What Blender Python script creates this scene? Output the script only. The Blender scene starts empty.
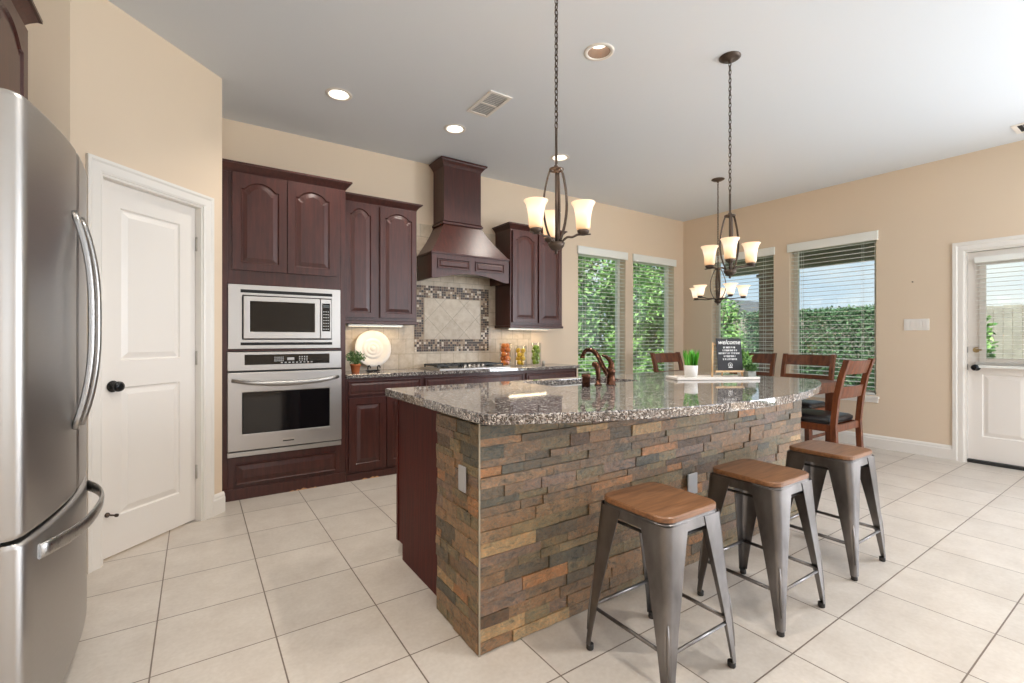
import bpy, bmesh, math, random
from mathutils import Vector, Matrix
random.seed(7)
PI = math.pi
C = bpy.context.scene.collection
sc = bpy.context.scene
R = math.radians

# ------------------------------------------------------------------ camera
CAMZ = 1.2
YAW = 34.05
F_PX = 467.6
cd = bpy.data.cameras.new('camera'); cam = bpy.data.objects.new('camera', cd); C.objects.link(cam)
cam.location = (0, 0, CAMZ)
cam.rotation_euler = (R(90), 0, R(-YAW))
cd.sensor_width = 36.0
cd.lens = F_PX * 36.0 / 1024.0
cd.shift_y = -2.5 / 1024.0
cd.clip_start = 0.05
sc.camera = cam

# ------------------------------------------------------------------ view, world, sun, big lamps
sc.view_settings.view_transform = 'Standard'
sc.view_settings.look = 'None'
sc.view_settings.gamma = 1
sc.view_settings.use_curve_mapping = False
sc.view_settings.exposure = 0.66
sc.cycles.use_denoising = True
sc.cycles.max_bounces = 9
sc.cycles.diffuse_bounces = 5
sc.cycles.glossy_bounces = 4
sc.cycles.transmission_bounces = 6
sc.cycles.transparent_max_bounces = 12
sc.cycles.sample_clamp_indirect = 8
sc.cycles.caustics_reflective = False
sc.cycles.caustics_refractive = False

w = bpy.data.worlds.new('sky'); sc.world = w; w.use_nodes = True
nt = w.node_tree; nt.nodes.clear()
out = nt.nodes.new('ShaderNodeOutputWorld'); bg = nt.nodes.new('ShaderNodeBackground')
tc = nt.nodes.new('ShaderNodeTexCoord'); sep = nt.nodes.new('ShaderNodeSeparateXYZ')
grad = nt.nodes.new('ShaderNodeValToRGB')
grad.color_ramp.elements[0].position = 0.0; grad.color_ramp.elements[0].color = (0.74, 0.85, 0.97, 1)
grad.color_ramp.elements[1].position = 0.55; grad.color_ramp.elements[1].color = (0.20, 0.42, 0.80, 1)
cl = nt.nodes.new('ShaderNodeTexNoise'); cl.inputs['Scale'].default_value = 3.2; cl.inputs['Detail'].default_value = 6
mp = nt.nodes.new('ShaderNodeMapping'); mp.inputs['Scale'].default_value = (1, 1, 2.6)
cr = nt.nodes.new('ShaderNodeValToRGB'); cr.color_ramp.elements[0].position = 0.42; cr.color_ramp.elements[1].position = 0.68
mx = nt.nodes.new('ShaderNodeMix'); mx.data_type = 'RGBA'; mx.inputs[7].default_value = (1.0, 1.0, 1.0, 1)
L = nt.links.new
L(tc.outputs['Generated'], sep.inputs[0]); L(sep.outputs['Z'], grad.inputs[0])
L(tc.outputs['Generated'], mp.inputs[0]); L(mp.outputs[0], cl.inputs['Vector']); L(cl.outputs['Fac'], cr.inputs[0])
L(cr.outputs[0], mx.inputs[0]); L(grad.outputs[0], mx.inputs[6]); L(mx.outputs[2], bg.inputs['Color']); L(bg.outputs[0], out.inputs[0])
bg.inputs['Strength'].default_value = 0.72

def lamp(name, kind, loc, energy, color=(1, 1, 1), rot=(0, 0, 0), **kw):
    d = bpy.data.lights.new(name, kind); d.energy = energy; d.color = color
    for k, v in kw.items(): setattr(d, k, v)
    o = bpy.data.objects.new(name, d); C.objects.link(o); o.location = loc; o.rotation_euler = rot
    return o
lamp('sun', 'SUN', (0, 0, 10), 4.8, (1, 0.95, 0.87), (R(48), 0, R(-62)), angle=R(2))
# added fill lamps in made-up openings behind the camera, tilted up at the ceiling
FILL_COL = (0.87, 0.94, 1.04)
lamp('fill_rear', 'AREA', (-0.45, -3.37, 1.55), 20, FILL_COL, (R(118), 0, 0), shape='RECTANGLE', size=1.2, size_y=2.4)
lamp('fill_rear', 'AREA', (4.2, -3.37, 1.55), 62, FILL_COL, (R(112), 0, 0), shape='RECTANGLE', size=3.1, size_y=2.4)
lamp('fill_side', 'AREA', (6.40, -1.65, 1.5), 150, FILL_COL, (0, R(108), 0), shape='RECTANGLE', size=2.3, size_y=2.2)

# ------------------------------------------------------------------ materials
def mat(name, color, rough=0.5, metal=0.0, **kw):
    m = bpy.data.materials.new(name); m.use_nodes = True
    b = m.node_tree.nodes['Principled BSDF']
    b.inputs['Base Color'].default_value = (*color, 1); b.inputs['Roughness'].default_value = rough
    b.inputs['Metallic'].default_value = metal
    for k, v in kw.items():
        b.inputs[k.replace('_', ' ')].default_value = v
    return m
def nd(m, t, **kw):
    n = m.node_tree.nodes.new(t)
    for k, v in kw.items():
        if k in n.inputs: n.inputs[k].default_value = v
        else: setattr(n, k, v)
    return n
def lk(m, a, b): m.node_tree.links.new(a, b)
def bsdf(m): return m.node_tree.nodes['Principled BSDF']
def coords(m, scale=(1, 1, 1), rot=(0, 0, 0), src='Object'):
    t = nd(m, 'ShaderNodeTexCoord'); p = nd(m, 'ShaderNodeMapping')
    p.inputs['Scale'].default_value = scale; p.inputs['Rotation'].default_value = rot
    lk(m, t.outputs[src], p.inputs[0]); return p.outputs[0]
def ramp(m, fac, stops, interp='LINEAR'):
    r = nd(m, 'ShaderNodeValToRGB'); r.color_ramp.interpolation = interp
    e = r.color_ramp.elements
    while len(e) < len(stops): e.new(0.5)
    for k, (p, c) in enumerate(stops):
        e[k].position = p; e[k].color = (*c, 1)
    lk(m, fac, r.inputs[0]); return r.outputs[0]
def bump(m, h, strength=0.2, dist=0.01):
    b = nd(m, 'ShaderNodeBump'); b.inputs['Strength'].default_value = strength; b.inputs['Distance'].default_value = dist
    lk(m, h, b.inputs['Height']); lk(m, b.outputs[0], bsdf(m).inputs['Normal'])
def srgb(r, g, b):
    f = lambda c: ((c / 255 + 0.055) / 1.055) ** 2.4 if c > 10 else c / 255 / 12.92
    return (f(r), f(g), f(b))

def paint(name, col, rough=0.55, bs=0.06):
    m = mat(name, col, rough)
    n = nd(m, 'ShaderNodeTexNoise', Scale=160.0, Detail=2.0); lk(m, coords(m), n.inputs['Vector'])
    bump(m, n.outputs['Fac'], bs, 0.004); return m
M = {}
M['wall'] = paint('cream wall paint', srgb(226, 206, 182), 0.6)
M['ceiling'] = paint('ceiling paint', srgb(222, 227, 233), 0.75)
M['trim'] = paint('white trim paint', srgb(236, 231, 224), 0.35, 0.02)
M['door_white'] = paint('white door paint', srgb(236, 230, 223), 0.35, 0.02)
M['blind'] = mat('white blind', srgb(240, 240, 234), 0.45)
M['vinyl'] = mat('window vinyl', srgb(226, 222, 208), 0.4)

def wood(name, dark, light, scale=(14, 14, 1.2), rough=0.35, coat=0.2):
    m = mat(name, light, rough)
    bsdf(m).inputs['Coat Weight'].default_value = coat; bsdf(m).inputs['Coat Roughness'].default_value = 0.25
    v = coords(m, scale)
    n = nd(m, 'ShaderNodeTexNoise', Scale=3.0, Detail=8.0, Roughness=0.65); lk(m, v, n.inputs['Vector'])
    lk(m, ramp(m, n.outputs['Fac'], [(0.3, dark), (0.7, light)]), bsdf(m).inputs['Base Color'])
    bump(m, n.outputs['Fac'], 0.08, 0.002); return m
M['cherry'] = wood('dark cherry cabinet', srgb(52, 22, 17), srgb(80, 38, 30), rough=0.36, coat=0.08)
M['cherry_panel'] = wood('island cherry panel', srgb(58, 14, 8), srgb(92, 30, 19), (30, 30, 1.5), 0.5, 0.0)
bsdf(M['cherry_panel']).inputs['Specular IOR Level'].default_value = 0.2
M['chair_wood'] = wood('chair wood', srgb(72, 34, 18), srgb(128, 70, 38), (10, 10, 2), 0.35)
M['seat_wood'] = wood('stool seat wood', srgb(98, 64, 40), srgb(146, 102, 68), (2.0, 16, 16), 0.38, 0.15)
M['pine'] = wood('pine', srgb(205, 165, 120), srgb(232, 198, 155), (12, 12, 2), 0.5, 0)
M['leather'] = mat('black leather', (0.012, 0.012, 0.014), 0.3)
M['bronze'] = mat('oil rubbed bronze', srgb(92, 62, 48), 0.24, 0.95)
M['iron'] = mat('dark bronze iron', srgb(84, 72, 64), 0.45, 0.7)
M['black_metal'] = mat('black knob metal', (0.012, 0.012, 0.013), 0.25, 0.3)
M['brass'] = mat('antique brass', srgb(190, 165, 120), 0.3, 0.9)
M['nickel'] = mat('satin nickel', srgb(195, 190, 182), 0.35, 0.9)
M['black'] = mat('black glass', (0.006, 0.006, 0.007), 0.06)
M['black_plastic'] = mat('black plastic', (0.02, 0.02, 0.02), 0.4)
M['rubber'] = mat('rubber', (0.025, 0.022, 0.02), 0.7)
M['grey_print'] = mat('pale print', (0.55, 0.55, 0.55), 0.5)
M['dark_void'] = mat('dark slot', (0.01, 0.01, 0.01), 0.7)

def steel(name, col, rough, scale, metal=1.0):
    m = mat(name, col, rough, metal)
    n = nd(m, 'ShaderNodeTexNoise', Scale=8.0, Detail=3.0); lk(m, coords(m, scale), n.inputs['Vector'])
    mr = nd(m, 'ShaderNodeMapRange'); mr.inputs['To Min'].default_value = rough - 0.07; mr.inputs['To Max'].default_value = rough + 0.1
    lk(m, n.outputs['Fac'], mr.inputs[0]); lk(m, mr.outputs[0], bsdf(m).inputs['Roughness'])
    bump(m, n.outputs['Fac'], 0.015, 0.001); return m
M['steel'] = steel('brushed stainless', srgb(182, 179, 176), 0.36, (3, 3, 160))
M['steel_h'] = steel('appliance stainless', srgb(186, 182, 178), 0.36, (160, 160, 3))
M['handle'] = steel('handle steel', srgb(170, 168, 166), 0.28, (60, 60, 3))
M['gunmetal'] = mat('brushed gunmetal', srgb(135, 131, 128), 0.36, 0.95)
_n = nd(M['gunmetal'], 'ShaderNodeTexNoise', Scale=7.0, Detail=6.0); lk(M['gunmetal'], coords(M['gunmetal'], (1, 1, .5)), _n.inputs['Vector'])
lk(M['gunmetal'], ramp(M['gunmetal'], _n.outputs['Fac'], [(0.3, srgb(84, 80, 78)), (0.7, srgb(146, 142, 140))]), bsdf(M['gunmetal']).inputs['Base Color'])

# granite
m = mat('speckled granite', (0.4, 0.38, 0.37), 0.045, IOR=2.0); M['granite'] = m
v = coords(m)
v1 = nd(m, 'ShaderNodeTexVoronoi', Scale=240.0); lk(m, v, v1.inputs['Vector'])
v2 = nd(m, 'ShaderNodeTexVoronoi', Scale=120.0); lk(m, v, v2.inputs['Vector'])
n1 = nd(m, 'ShaderNodeTexNoise', Scale=38.0, Detail=5.0); lk(m, v, n1.inputs['Vector'])
s1 = nd(m, 'ShaderNodeSeparateColor'); lk(m, v1.outputs['Color'], s1.inputs[0])
s2 = nd(m, 'ShaderNodeSeparateColor'); lk(m, v2.outputs['Color'], s2.inputs[0])
base = ramp(m, s2.outputs[0], [(0.0, srgb(104, 98, 96)), (0.35, srgb(156, 150, 146)), (0.7, srgb(202, 196, 190)), (0.9, srgb(142, 126, 118))], 'CONSTANT')
spk = ramp(m, s1.outputs[1], [(0.0, (0, 0, 0)), (0.34, (1, 1, 1))], 'CONSTANT')
mx = nd(m, 'ShaderNodeMix', data_type='RGBA'); lk(m, spk, mx.inputs[0]); mx.inputs[6].default_value = (*srgb(52, 48, 48), 1); lk(m, base, mx.inputs[7])
mx2 = nd(m, 'ShaderNodeMix', data_type='RGBA', blend_type='MULTIPLY'); mx2.inputs[0].default_value = 0.35
lk(m, mx.outputs[2], mx2.inputs[6]); lk(m, ramp(m, n1.outputs['Fac'], [(0.35, (0.55, 0.53, 0.52)), (0.6, (1, 1, 1))]), mx2.inputs[7])
lk(m, mx2.outputs[2], bsdf(m).inputs['Base Color'])

# floor tile
m = mat('floor tile', (0.6, 0.55, 0.5), 0.32); M['tile_floor'] = m
g = nd(m, 'ShaderNodeNewGeometry'); mpn = nd(m, 'ShaderNodeMapping'); lk(m, g.outputs['Position'], mpn.inputs[0])
TS = 0.4045
mpn.inputs['Location'].default_value = (-0.268 + 40 * TS, -2.092 + 40 * TS, 0)
br = nd(m, 'ShaderNodeTexBrick', offset=0.0, squash=1.0)
br.inputs['Scale'].default_value = 1.0; br.inputs['Brick Width'].default_value = TS; br.inputs['Row Height'].default_value = TS
br.inputs['Mortar Size'].default_value = 0.0028; br.inputs['Mortar Smooth'].default_value = 0.1; br.inputs['Bias'].default_value = 0
br.inputs['Color1'].default_value = (0, 0, 0, 1); br.inputs['Color2'].default_value = (1, 1, 1, 1); br.inputs['Mortar'].default_value = (0.5, 0.5, 0.5, 1)
lk(m, mpn.outputs[0], br.inputs['Vector'])
n1 = nd(m, 'ShaderNodeTexNoise', Scale=5.0, Detail=8.0, Roughness=0.65); lk(m, g.outputs['Position'], n1.inputs['Vector'])
n2 = nd(m, 'ShaderNodeTexNoise', Scale=60.0, Detail=4.0); lk(m, g.outputs['Position'], n2.inputs['Vector'])
cbase = ramp(m, n1.outputs['Fac'], [(0.3, srgb(200, 190, 179)), (0.7, srgb(216, 208, 198))])
mv = nd(m, 'ShaderNodeMix', data_type='RGBA', blend_type='MULTIPLY'); mv.inputs[0].default_value = 1.0
lk(m, cbase, mv.inputs[6]); lk(m, ramp(m, br.outputs['Color'], [(0, (0.93, 0.93, 0.93)), (1, (1.0, 1.0, 1.0))]), mv.inputs[7])
mv2 = nd(m, 'ShaderNodeMix', data_type='RGBA', blend_type='MULTIPLY'); mv2.inputs[0].default_value = 1.0
lk(m, mv.outputs[2], mv2.inputs[6]); lk(m, ramp(m, n2.outputs['Fac'], [(0.35, (0.94, 0.93, 0.92)), (0.65, (1, 1, 1))]), mv2.inputs[7])
mg = nd(m, 'ShaderNodeMix', data_type='RGBA'); lk(m, br.outputs['Fac'], mg.inputs[0]); lk(m, mv2.outputs[2], mg.inputs[6]); mg.inputs[7].default_value = (*srgb(116, 102, 90), 1)
lk(m, mg.outputs[2], bsdf(m).inputs['Base Color'])
inv = nd(m, 'ShaderNodeMath', operation='SUBTRACT'); inv.inputs[0].default_value = 1.0; lk(m, br.outputs['Fac'], inv.inputs[1])
bump(m, inv.outputs[0], 0.35, 0.002)

# stacked ledger stone: colour per separate stone, veined by noise
m = mat('slate ledger stone', (0.3, 0.25, 0.2), 0.5); M['ledger'] = m
g = nd(m, 'ShaderNodeNewGeometry')
c1 = ramp(m, g.outputs['Random Per Island'], [(0.0, srgb(112, 100, 88)), (0.16, srgb(92, 88, 80)), (0.28, srgb(126, 108, 90)), (0.42, srgb(110, 104, 88)),
    (0.55, srgb(130, 114, 96)), (0.66, srgb(84, 86, 82)), (0.74, srgb(148, 116, 88)), (0.79, srgb(116, 104, 98)), (0.88, srgb(122, 116, 98)), (0.94, srgb(158, 142, 116)), (0.97, srgb(88, 76, 66))], 'CONSTANT')
mpn = nd(m, 'ShaderNodeMapping'); mpn.inputs['Scale'].default_value = (7, 7, 18); lk(m, g.outputs['Position'], mpn.inputs[0])
n1 = nd(m, 'ShaderNodeTexNoise', Scale=2.3, Detail=10.0, Roughness=0.7); lk(m, mpn.outputs[0], n1.inputs['Vector'])
n1.inputs['Distortion'].default_value = 1.4
c2 = ramp(m, n1.outputs['Fac'], [(0.30, (0.38, 0.40, 0.41)), (0.39, (0.78, 0.79, 0.74)), (0.46, (1.2, 1.13, 1.02)), (0.52, (1.55, 1.12, 0.78)), (0.57, (0.95, 0.98, 0.93)), (0.63, (1.35, 1.25, 1.1)), (0.72, (2.5, 2.35, 2.05))])
mm = nd(m, 'ShaderNodeMix', data_type='RGBA', blend_type='MULTIPLY'); mm.inputs[0].default_value = 1.0; lk(m, c1, mm.inputs[6]); lk(m, c2, mm.inputs[7])
n4 = nd(m, 'ShaderNodeTexNoise', Scale=26.0, Detail=9.0, Roughness=0.75); lk(m, g.outputs['Position'], n4.inputs['Vector']); n4.inputs['Distortion'].default_value = 0.6
c4 = ramp(m, n4.outputs['Fac'], [(0.32, (0.40, 0.42, 0.43)), (0.45, (0.82, 0.80, 0.74)), (0.55, (1.0, 0.95, 0.88)), (0.68, (1.5, 1.35, 1.15))])
mk = nd(m, 'ShaderNodeMix', data_type='RGBA', blend_type='MULTIPLY'); mk.inputs[0].default_value = 0.9; lk(m, mm.outputs[2], mk.inputs[6]); lk(m, c4, mk.inputs[7])
lk(m, mk.outputs[2], bsdf(m).inputs['Base Color'])
n3 = nd(m, 'ShaderNodeTexNoise', Scale=45.0, Detail=5.0); lk(m, g.outputs['Position'], n3.inputs['Vector'])
ad = nd(m, 'ShaderNodeMath', operation='ADD'); lk(m, n3.outputs['Fac'], ad.inputs[0]); lk(m, n1.outputs['Fac'], ad.inputs[1])
bump(m, ad.outputs[0], 0.8, 0.008)
M['mortar'] = mat('stone mortar', srgb(170, 160, 142), 0.9)
M['corner_grout'] = mat('pale corner grout', srgb(160, 150, 132), 0.85)

# travertine backsplash (built on the XZ plane)
def travertine(name, rot45=False):
    m = mat(name, (0.6, 0.5, 0.4), 0.4)
    g = nd(m, 'ShaderNodeNewGeometry'); mpn = nd(m, 'ShaderNodeMapping'); lk(m, g.outputs['Position'], mpn.inputs[0])
    mpn.inputs['Rotation'].default_value = (R(90), 0, 0)
    v = mpn.outputs[0]
    if rot45:
        m2 = nd(m, 'ShaderNodeMapping'); m2.inputs['Rotation'].default_value = (0, 0, R(45)); lk(m, v, m2.inputs[0]); v = m2.outputs[0]
    br = nd(m, 'ShaderNodeTexBrick', offset=0.0 if rot45 else 0.5)
    br.inputs['Scale'].default_value = 1; br.inputs['Brick Width'].default_value = 0.152 if not rot45 else 0.2; br.inputs['Row Height'].default_value = 0.2 if rot45 else 0.15
    br.inputs['Mortar Size'].default_value = 0.0018; br.inputs['Bias'].default_value = 0
    br.inputs['Color1'].default_value = (0, 0, 0, 1); br.inputs['Color2'].default_value = (1, 1, 1, 1); lk(m, v, br.inputs['Vector'])
    n1 = nd(m, 'ShaderNodeTexNoise', Scale=14.0, Detail=8.0, Roughness=0.7); lk(m, g.outputs['Position'], n1.inputs['Vector'])
    cb = ramp(m, n1.outputs['Fac'], [(0.3, srgb(192, 172, 146)), (0.7, srgb(222, 208, 188))])
    mv = nd(m, 'ShaderNodeMix', data_type='RGBA', blend_type='MULTIPLY'); mv.inputs[0].default_value = 1.0
    lk(m, cb, mv.inputs[6]); lk(m, ramp(m, br.outputs['Color'], [(0, (0.88, 0.87, 0.85)), (1, (1, 1, 1))]), mv.inputs[7])
    mg = nd(m, 'ShaderNodeMix', data_type='RGBA'); lk(m, br.outputs['Fac'], mg.inputs[0]); lk(m, mv.outputs[2], mg.inputs[6]); mg.inputs[7].default_value = (*srgb(150, 132, 108), 1)
    lk(m, mg.outputs[2], bsdf(m).inputs['Base Color']); return m
M['trav'] = travertine('travertine tile'); M['trav45'] = travertine('diagonal travertine tile', True)
m = mat('mosaic tile', (0.3, 0.2, 0.15), 0.42); M['mosaic'] = m
g = nd(m, 'ShaderNodeNewGeometry')
mc = ramp(m, g.outputs['Random Per Island'], [(0, srgb(60, 40, 32)), (0.28, srgb(120, 92, 70)), (0.45, srgb(44, 34, 32)), (0.62, srgb(176, 150, 122)), (0.78, srgb(92, 62, 46)), (0.88, srgb(222, 208, 190))], 'CONSTANT')
lk(m, mc, bsdf(m).inputs['Base Color'])
M['grout'] = mat('mosaic grout', srgb(176, 158, 134), 0.8)

# glass pane (thin)
m = bpy.data.materials.new('window glass'); m.use_nodes = True; t = m.node_tree; t.nodes.clear()
o_ = t.nodes.new('ShaderNodeOutputMaterial'); tr = t.nodes.new('ShaderNodeBsdfTransparent'); gl = t.nodes.new('ShaderNodeBsdfGlossy'); mxs = t.nodes.new('ShaderNodeMixShader')
gl.inputs['Roughness'].default_value = 0.02; tr.inputs['Color'].default_value = (0.93, 0.97, 0.95, 1)
lw = t.nodes.new('ShaderNodeLayerWeight'); lw.inputs['Blend'].default_value = 0.25; fr = t.nodes.new('ShaderNodeMath'); fr.operation = 'MULTIPLY_ADD'; fr.inputs[1].default_value = 0.35; fr.inputs[2].default_value = 0.03; t.links.new(lw.outputs['Facing'], fr.inputs[0])
t.links.new(fr.outputs[0], mxs.inputs[0]); t.links.new(tr.outputs[0], mxs.inputs[1]); t.links.new(gl.outputs[0], mxs.inputs[2]); t.links.new(mxs.outputs[0], o_.inputs[0])
M['pane'] = m
def lampglass(name, ztop, zbot, strength):
    m = bpy.data.materials.new(name); m.use_nodes = True; t = m.node_tree
    b = t.nodes['Principled BSDF']; b.inputs['Roughness'].default_value = 0.35
    b.inputs['Base Color'].default_value = (*srgb(240, 215, 180), 1)
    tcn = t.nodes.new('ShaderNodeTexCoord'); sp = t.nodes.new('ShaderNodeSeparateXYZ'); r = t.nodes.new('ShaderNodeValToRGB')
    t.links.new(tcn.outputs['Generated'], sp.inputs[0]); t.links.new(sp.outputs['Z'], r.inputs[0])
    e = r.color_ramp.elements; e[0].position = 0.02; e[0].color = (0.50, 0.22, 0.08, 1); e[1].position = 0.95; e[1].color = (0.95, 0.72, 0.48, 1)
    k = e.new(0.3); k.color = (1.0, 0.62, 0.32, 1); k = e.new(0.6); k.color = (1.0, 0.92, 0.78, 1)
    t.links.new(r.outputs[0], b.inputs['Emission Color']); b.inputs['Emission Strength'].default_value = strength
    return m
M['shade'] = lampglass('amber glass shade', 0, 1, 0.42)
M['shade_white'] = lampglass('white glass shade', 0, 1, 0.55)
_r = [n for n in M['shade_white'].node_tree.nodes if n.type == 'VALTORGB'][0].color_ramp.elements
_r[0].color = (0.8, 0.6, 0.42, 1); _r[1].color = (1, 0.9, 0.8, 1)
def emit(name, col, s):
    m = mat(name, col, 0.5); bsdf(m).inputs['Emission Color'].default_value = (*col, 1); bsdf(m).inputs['Emission Strength'].default_value = s; return m
M['bulb'] = emit('lit bulb lens', (1.0, 0.93, 0.8), 3.0)
M['led'] = emit('under cabinet lens', (1.0, 0.82, 0.55), 1.2)

# ------------------------------------------------------------------ mesh helpers
def frame_z(mb, x0, x1, y0, y1, ix0, ix1, iy0, iy1, z0, z1):
    O = [(x0, y0), (x1, y0), (x1, y1), (x0, y1)]; I = [(ix0, iy0), (ix1, iy0), (ix1, iy1), (ix0, iy1)]
    vs = [(x, y, z) for q, z in ((O, z0), (O, z1), (I, z1), (I, z0)) for x, y in q]
    mb.add(vs, [(a*4+i, a*4+(i+1) % 4, ((a+1) % 4)*4+(i+1) % 4, ((a+1) % 4)*4+i) for a in range(4) for i in range(4)])
class MB:
    def __init__(s): s.v = []; s.f = []; s.m = []; s.sm = []; s.mi = 0
    def add(s, vs, fs, smooth=False):
        o = len(s.v); s.v += [tuple(p) for p in vs]
        for f in fs: s.f.append([i + o for i in f]); s.m.append(s.mi); s.sm.append(smooth)
    def box(s, x0, x1, y0, y1, z0, z1):
        if x0 > x1: x0, x1 = x1, x0
        if y0 > y1: y0, y1 = y1, y0
        if z0 > z1: z0, z1 = z1, z0
        s.add([(x0,y0,z0),(x1,y0,z0),(x1,y1,z0),(x0,y1,z0),(x0,y0,z1),(x1,y0,z1),(x1,y1,z1),(x0,y1,z1)],
              [(0,3,2,1),(4,5,6,7),(0,1,5,4),(1,2,6,5),(2,3,7,6),(3,0,4,7)])
    def hexa(s, b, t):      # four bottom points, four top points (ccw from above)
        s.add(list(b) + list(t), [(0,3,2,1),(4,5,6,7),(0,1,5,4),(1,2,6,5),(2,3,7,6),(3,0,4,7)])
    def prism(s, pts, axis, a0, a1, smooth=False):
        n = len(pts)
        def P(p, a):
            return {'x': (a, p[0], p[1]), 'y': (p[0], a, p[1]), 'z': (p[0], p[1], a)}[axis]
        s.add([P(p, a0) for p in pts] + [P(p, a1) for p in pts],
              [tuple(range(n))[::-1], tuple(range(n, 2*n))])
        o = len(s.v) - 2*n
        for i in range(n):
            j = (i+1) % n
            s.f.append([o+i, o+j, o+n+j, o+n+i]); s.m.append(s.mi); s.sm.append(smooth)
    def loops(s, loops, close=True, cap=True, smooth=False):
        n = len(loops[0]); vs = [p for l in loops for p in l]; fs = []
        for a in range(len(loops)-1):
            for i in range(n if close else n-1):
                j = (i+1) % n
                fs.append((a*n+i, a*n+j, (a+1)*n+j, (a+1)*n+i))
        s.add(vs, fs, smooth)
        if cap:
            o = len(s.v) - len(vs)
            s.f.append([o+i for i in range(n)][::-1]); s.m.append(s.mi); s.sm.append(False)
            k = (len(loops)-1)*n
            s.f.append([o+k+i for i in range(n)]); s.m.append(s.mi); s.sm.append(False)
    def lathe(s, prof, c=(0,0,0), seg=24, cap=True):
        lp = []
        for r, z in prof:
            lp.append([(c[0]+r*math.cos(2*PI*i/seg), c[1]+r*math.sin(2*PI*i/seg), c[2]+z) for i in range(seg)])
        s.loops(lp, True, cap, True)
    def lathe_axis(s, prof, c, ax, seg=20, cap=True):   # profile along a direction
        q = Vector(ax).normalized().to_track_quat('Z', 'Y'); c = Vector(c)
        s.loops([[tuple(c + q @ Vector((r*math.cos(2*PI*i/seg), r*math.sin(2*PI*i/seg), z))) for i in range(seg)] for r, z in prof], True, cap, True)
    def tube(s, pts, r, seg=8, cap=True, flat=None):
        pts = [Vector(p) for p in pts]; n = len(pts)
        rs = r if isinstance(r, (list, tuple)) else [r]*n
        lp = []; up = None
        for i, p in enumerate(pts):
            d = (pts[min(i+1, n-1)] - pts[max(i-1, 0)]).normalized()
            if up is None:
                up = Vector((0,0,1)) if abs(d.z) < 0.9 else Vector((1,0,0))
                if flat: up = Vector(flat)
            a = d.cross(up).normalized(); b = a.cross(d).normalized(); up = b
            k = (1.0, 0.45) if flat else (1, 1)
            lp.append([tuple(p + a*rs[i]*k[0]*math.cos(2*PI*j/seg) + b*rs[i]*k[1]*math.sin(2*PI*j/seg)) for j in range(seg)])
        s.loops(lp, True, cap, True)
    def sphere(s, c, r, seg=14, rings=9, sc3=(1,1,1)):
        lp = []
        for k in range(1, rings):
            t = PI*k/rings
            lp.append([(c[0]+sc3[0]*r*math.sin(t)*math.cos(2*PI*i/seg), c[1]+sc3[1]*r*math.sin(t)*math.sin(2*PI*i/seg), c[2]-sc3[2]*r*math.cos(t)) for i in range(seg)])
        s.loops(lp, True, True, True)
    def torus(s, c, R_, r, ax=(0,0,1), seg=24, sg=8, sx=1.0):
        q = Vector(ax).normalized().to_track_quat('Z', 'Y'); c = Vector(c); vs = []; fs = []
        for i in range(seg):
            a = 2*PI*i/seg
            for j in range(sg):
                b = 2*PI*j/sg
                p = Vector(((R_ + r*math.cos(b))*math.cos(a)*sx, (R_ + r*math.cos(b))*math.sin(a), r*math.sin(b)))
                vs.append(tuple(c + q @ p))
        for i in range(seg):
            for j in range(sg):
                fs.append((i*sg+j, ((i+1)%seg)*sg+j, ((i+1)%seg)*sg+(j+1)%sg, i*sg+(j+1)%sg))
        s.add(vs, fs, True)
    def build(s, name, mats, parent=None, bevel=0, loc=None, seg=2):
        me = bpy.data.meshes.new(name); me.from_pydata(s.v, [], s.f)
        if not isinstance(mats, (list, tuple)): mats = [mats]
        for m_ in mats: me.materials.append(m_)
        me.polygons.foreach_set('material_index', s.m); me.polygons.foreach_set('use_smooth', s.sm)
        me.update()
        bm = bmesh.new(); bm.from_mesh(me); bmesh.ops.recalc_face_normals(bm, faces=bm.faces); bm.to_mesh(me); bm.free()
        o = bpy.data.objects.new(name, me); C.objects.link(o)
        if parent: o.parent = parent
        if loc: o.location = loc
        if bevel:
            b = o.modifiers.new('bevel', 'BEVEL'); b.width = bevel; b.segments = seg; b.limit_method = 'ANGLE'; b.angle_limit = R(50)
        return o

def tag(o, label, cat, group=None, kind=None):
    o['label'] = label; o['category'] = cat
    if group: o['group'] = group
    if kind: o['kind'] = kind
    return o
def thing(name, label, cat, loc=(0,0,0), rz=0, group=None):
    o = bpy.data.objects.new(name, None); C.objects.link(o); o.location = loc; o.rotation_euler = (0,0,rz)
    o.empty_display_size = 0.1
    return tag(o, label, cat, group)
def struct(name, loc=(0,0,0), rz=0):
    o = bpy.data.objects.new(name, None); C.objects.link(o); o.location = loc; o.rotation_euler = (0,0,rz); o['kind'] = 'structure'; return o
def smesh(mb, name, m_, bevel=0):
    o = mb.build(name, m_, None, bevel); o['kind'] = 'structure'; return o
def copy_tree(o, parent=None):
    c = o.copy(); C.objects.link(c)
    if parent: c.parent = parent
    for ch in [x for x in bpy.data.objects if x.parent == o]: copy_tree(ch, c)
    return c

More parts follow.
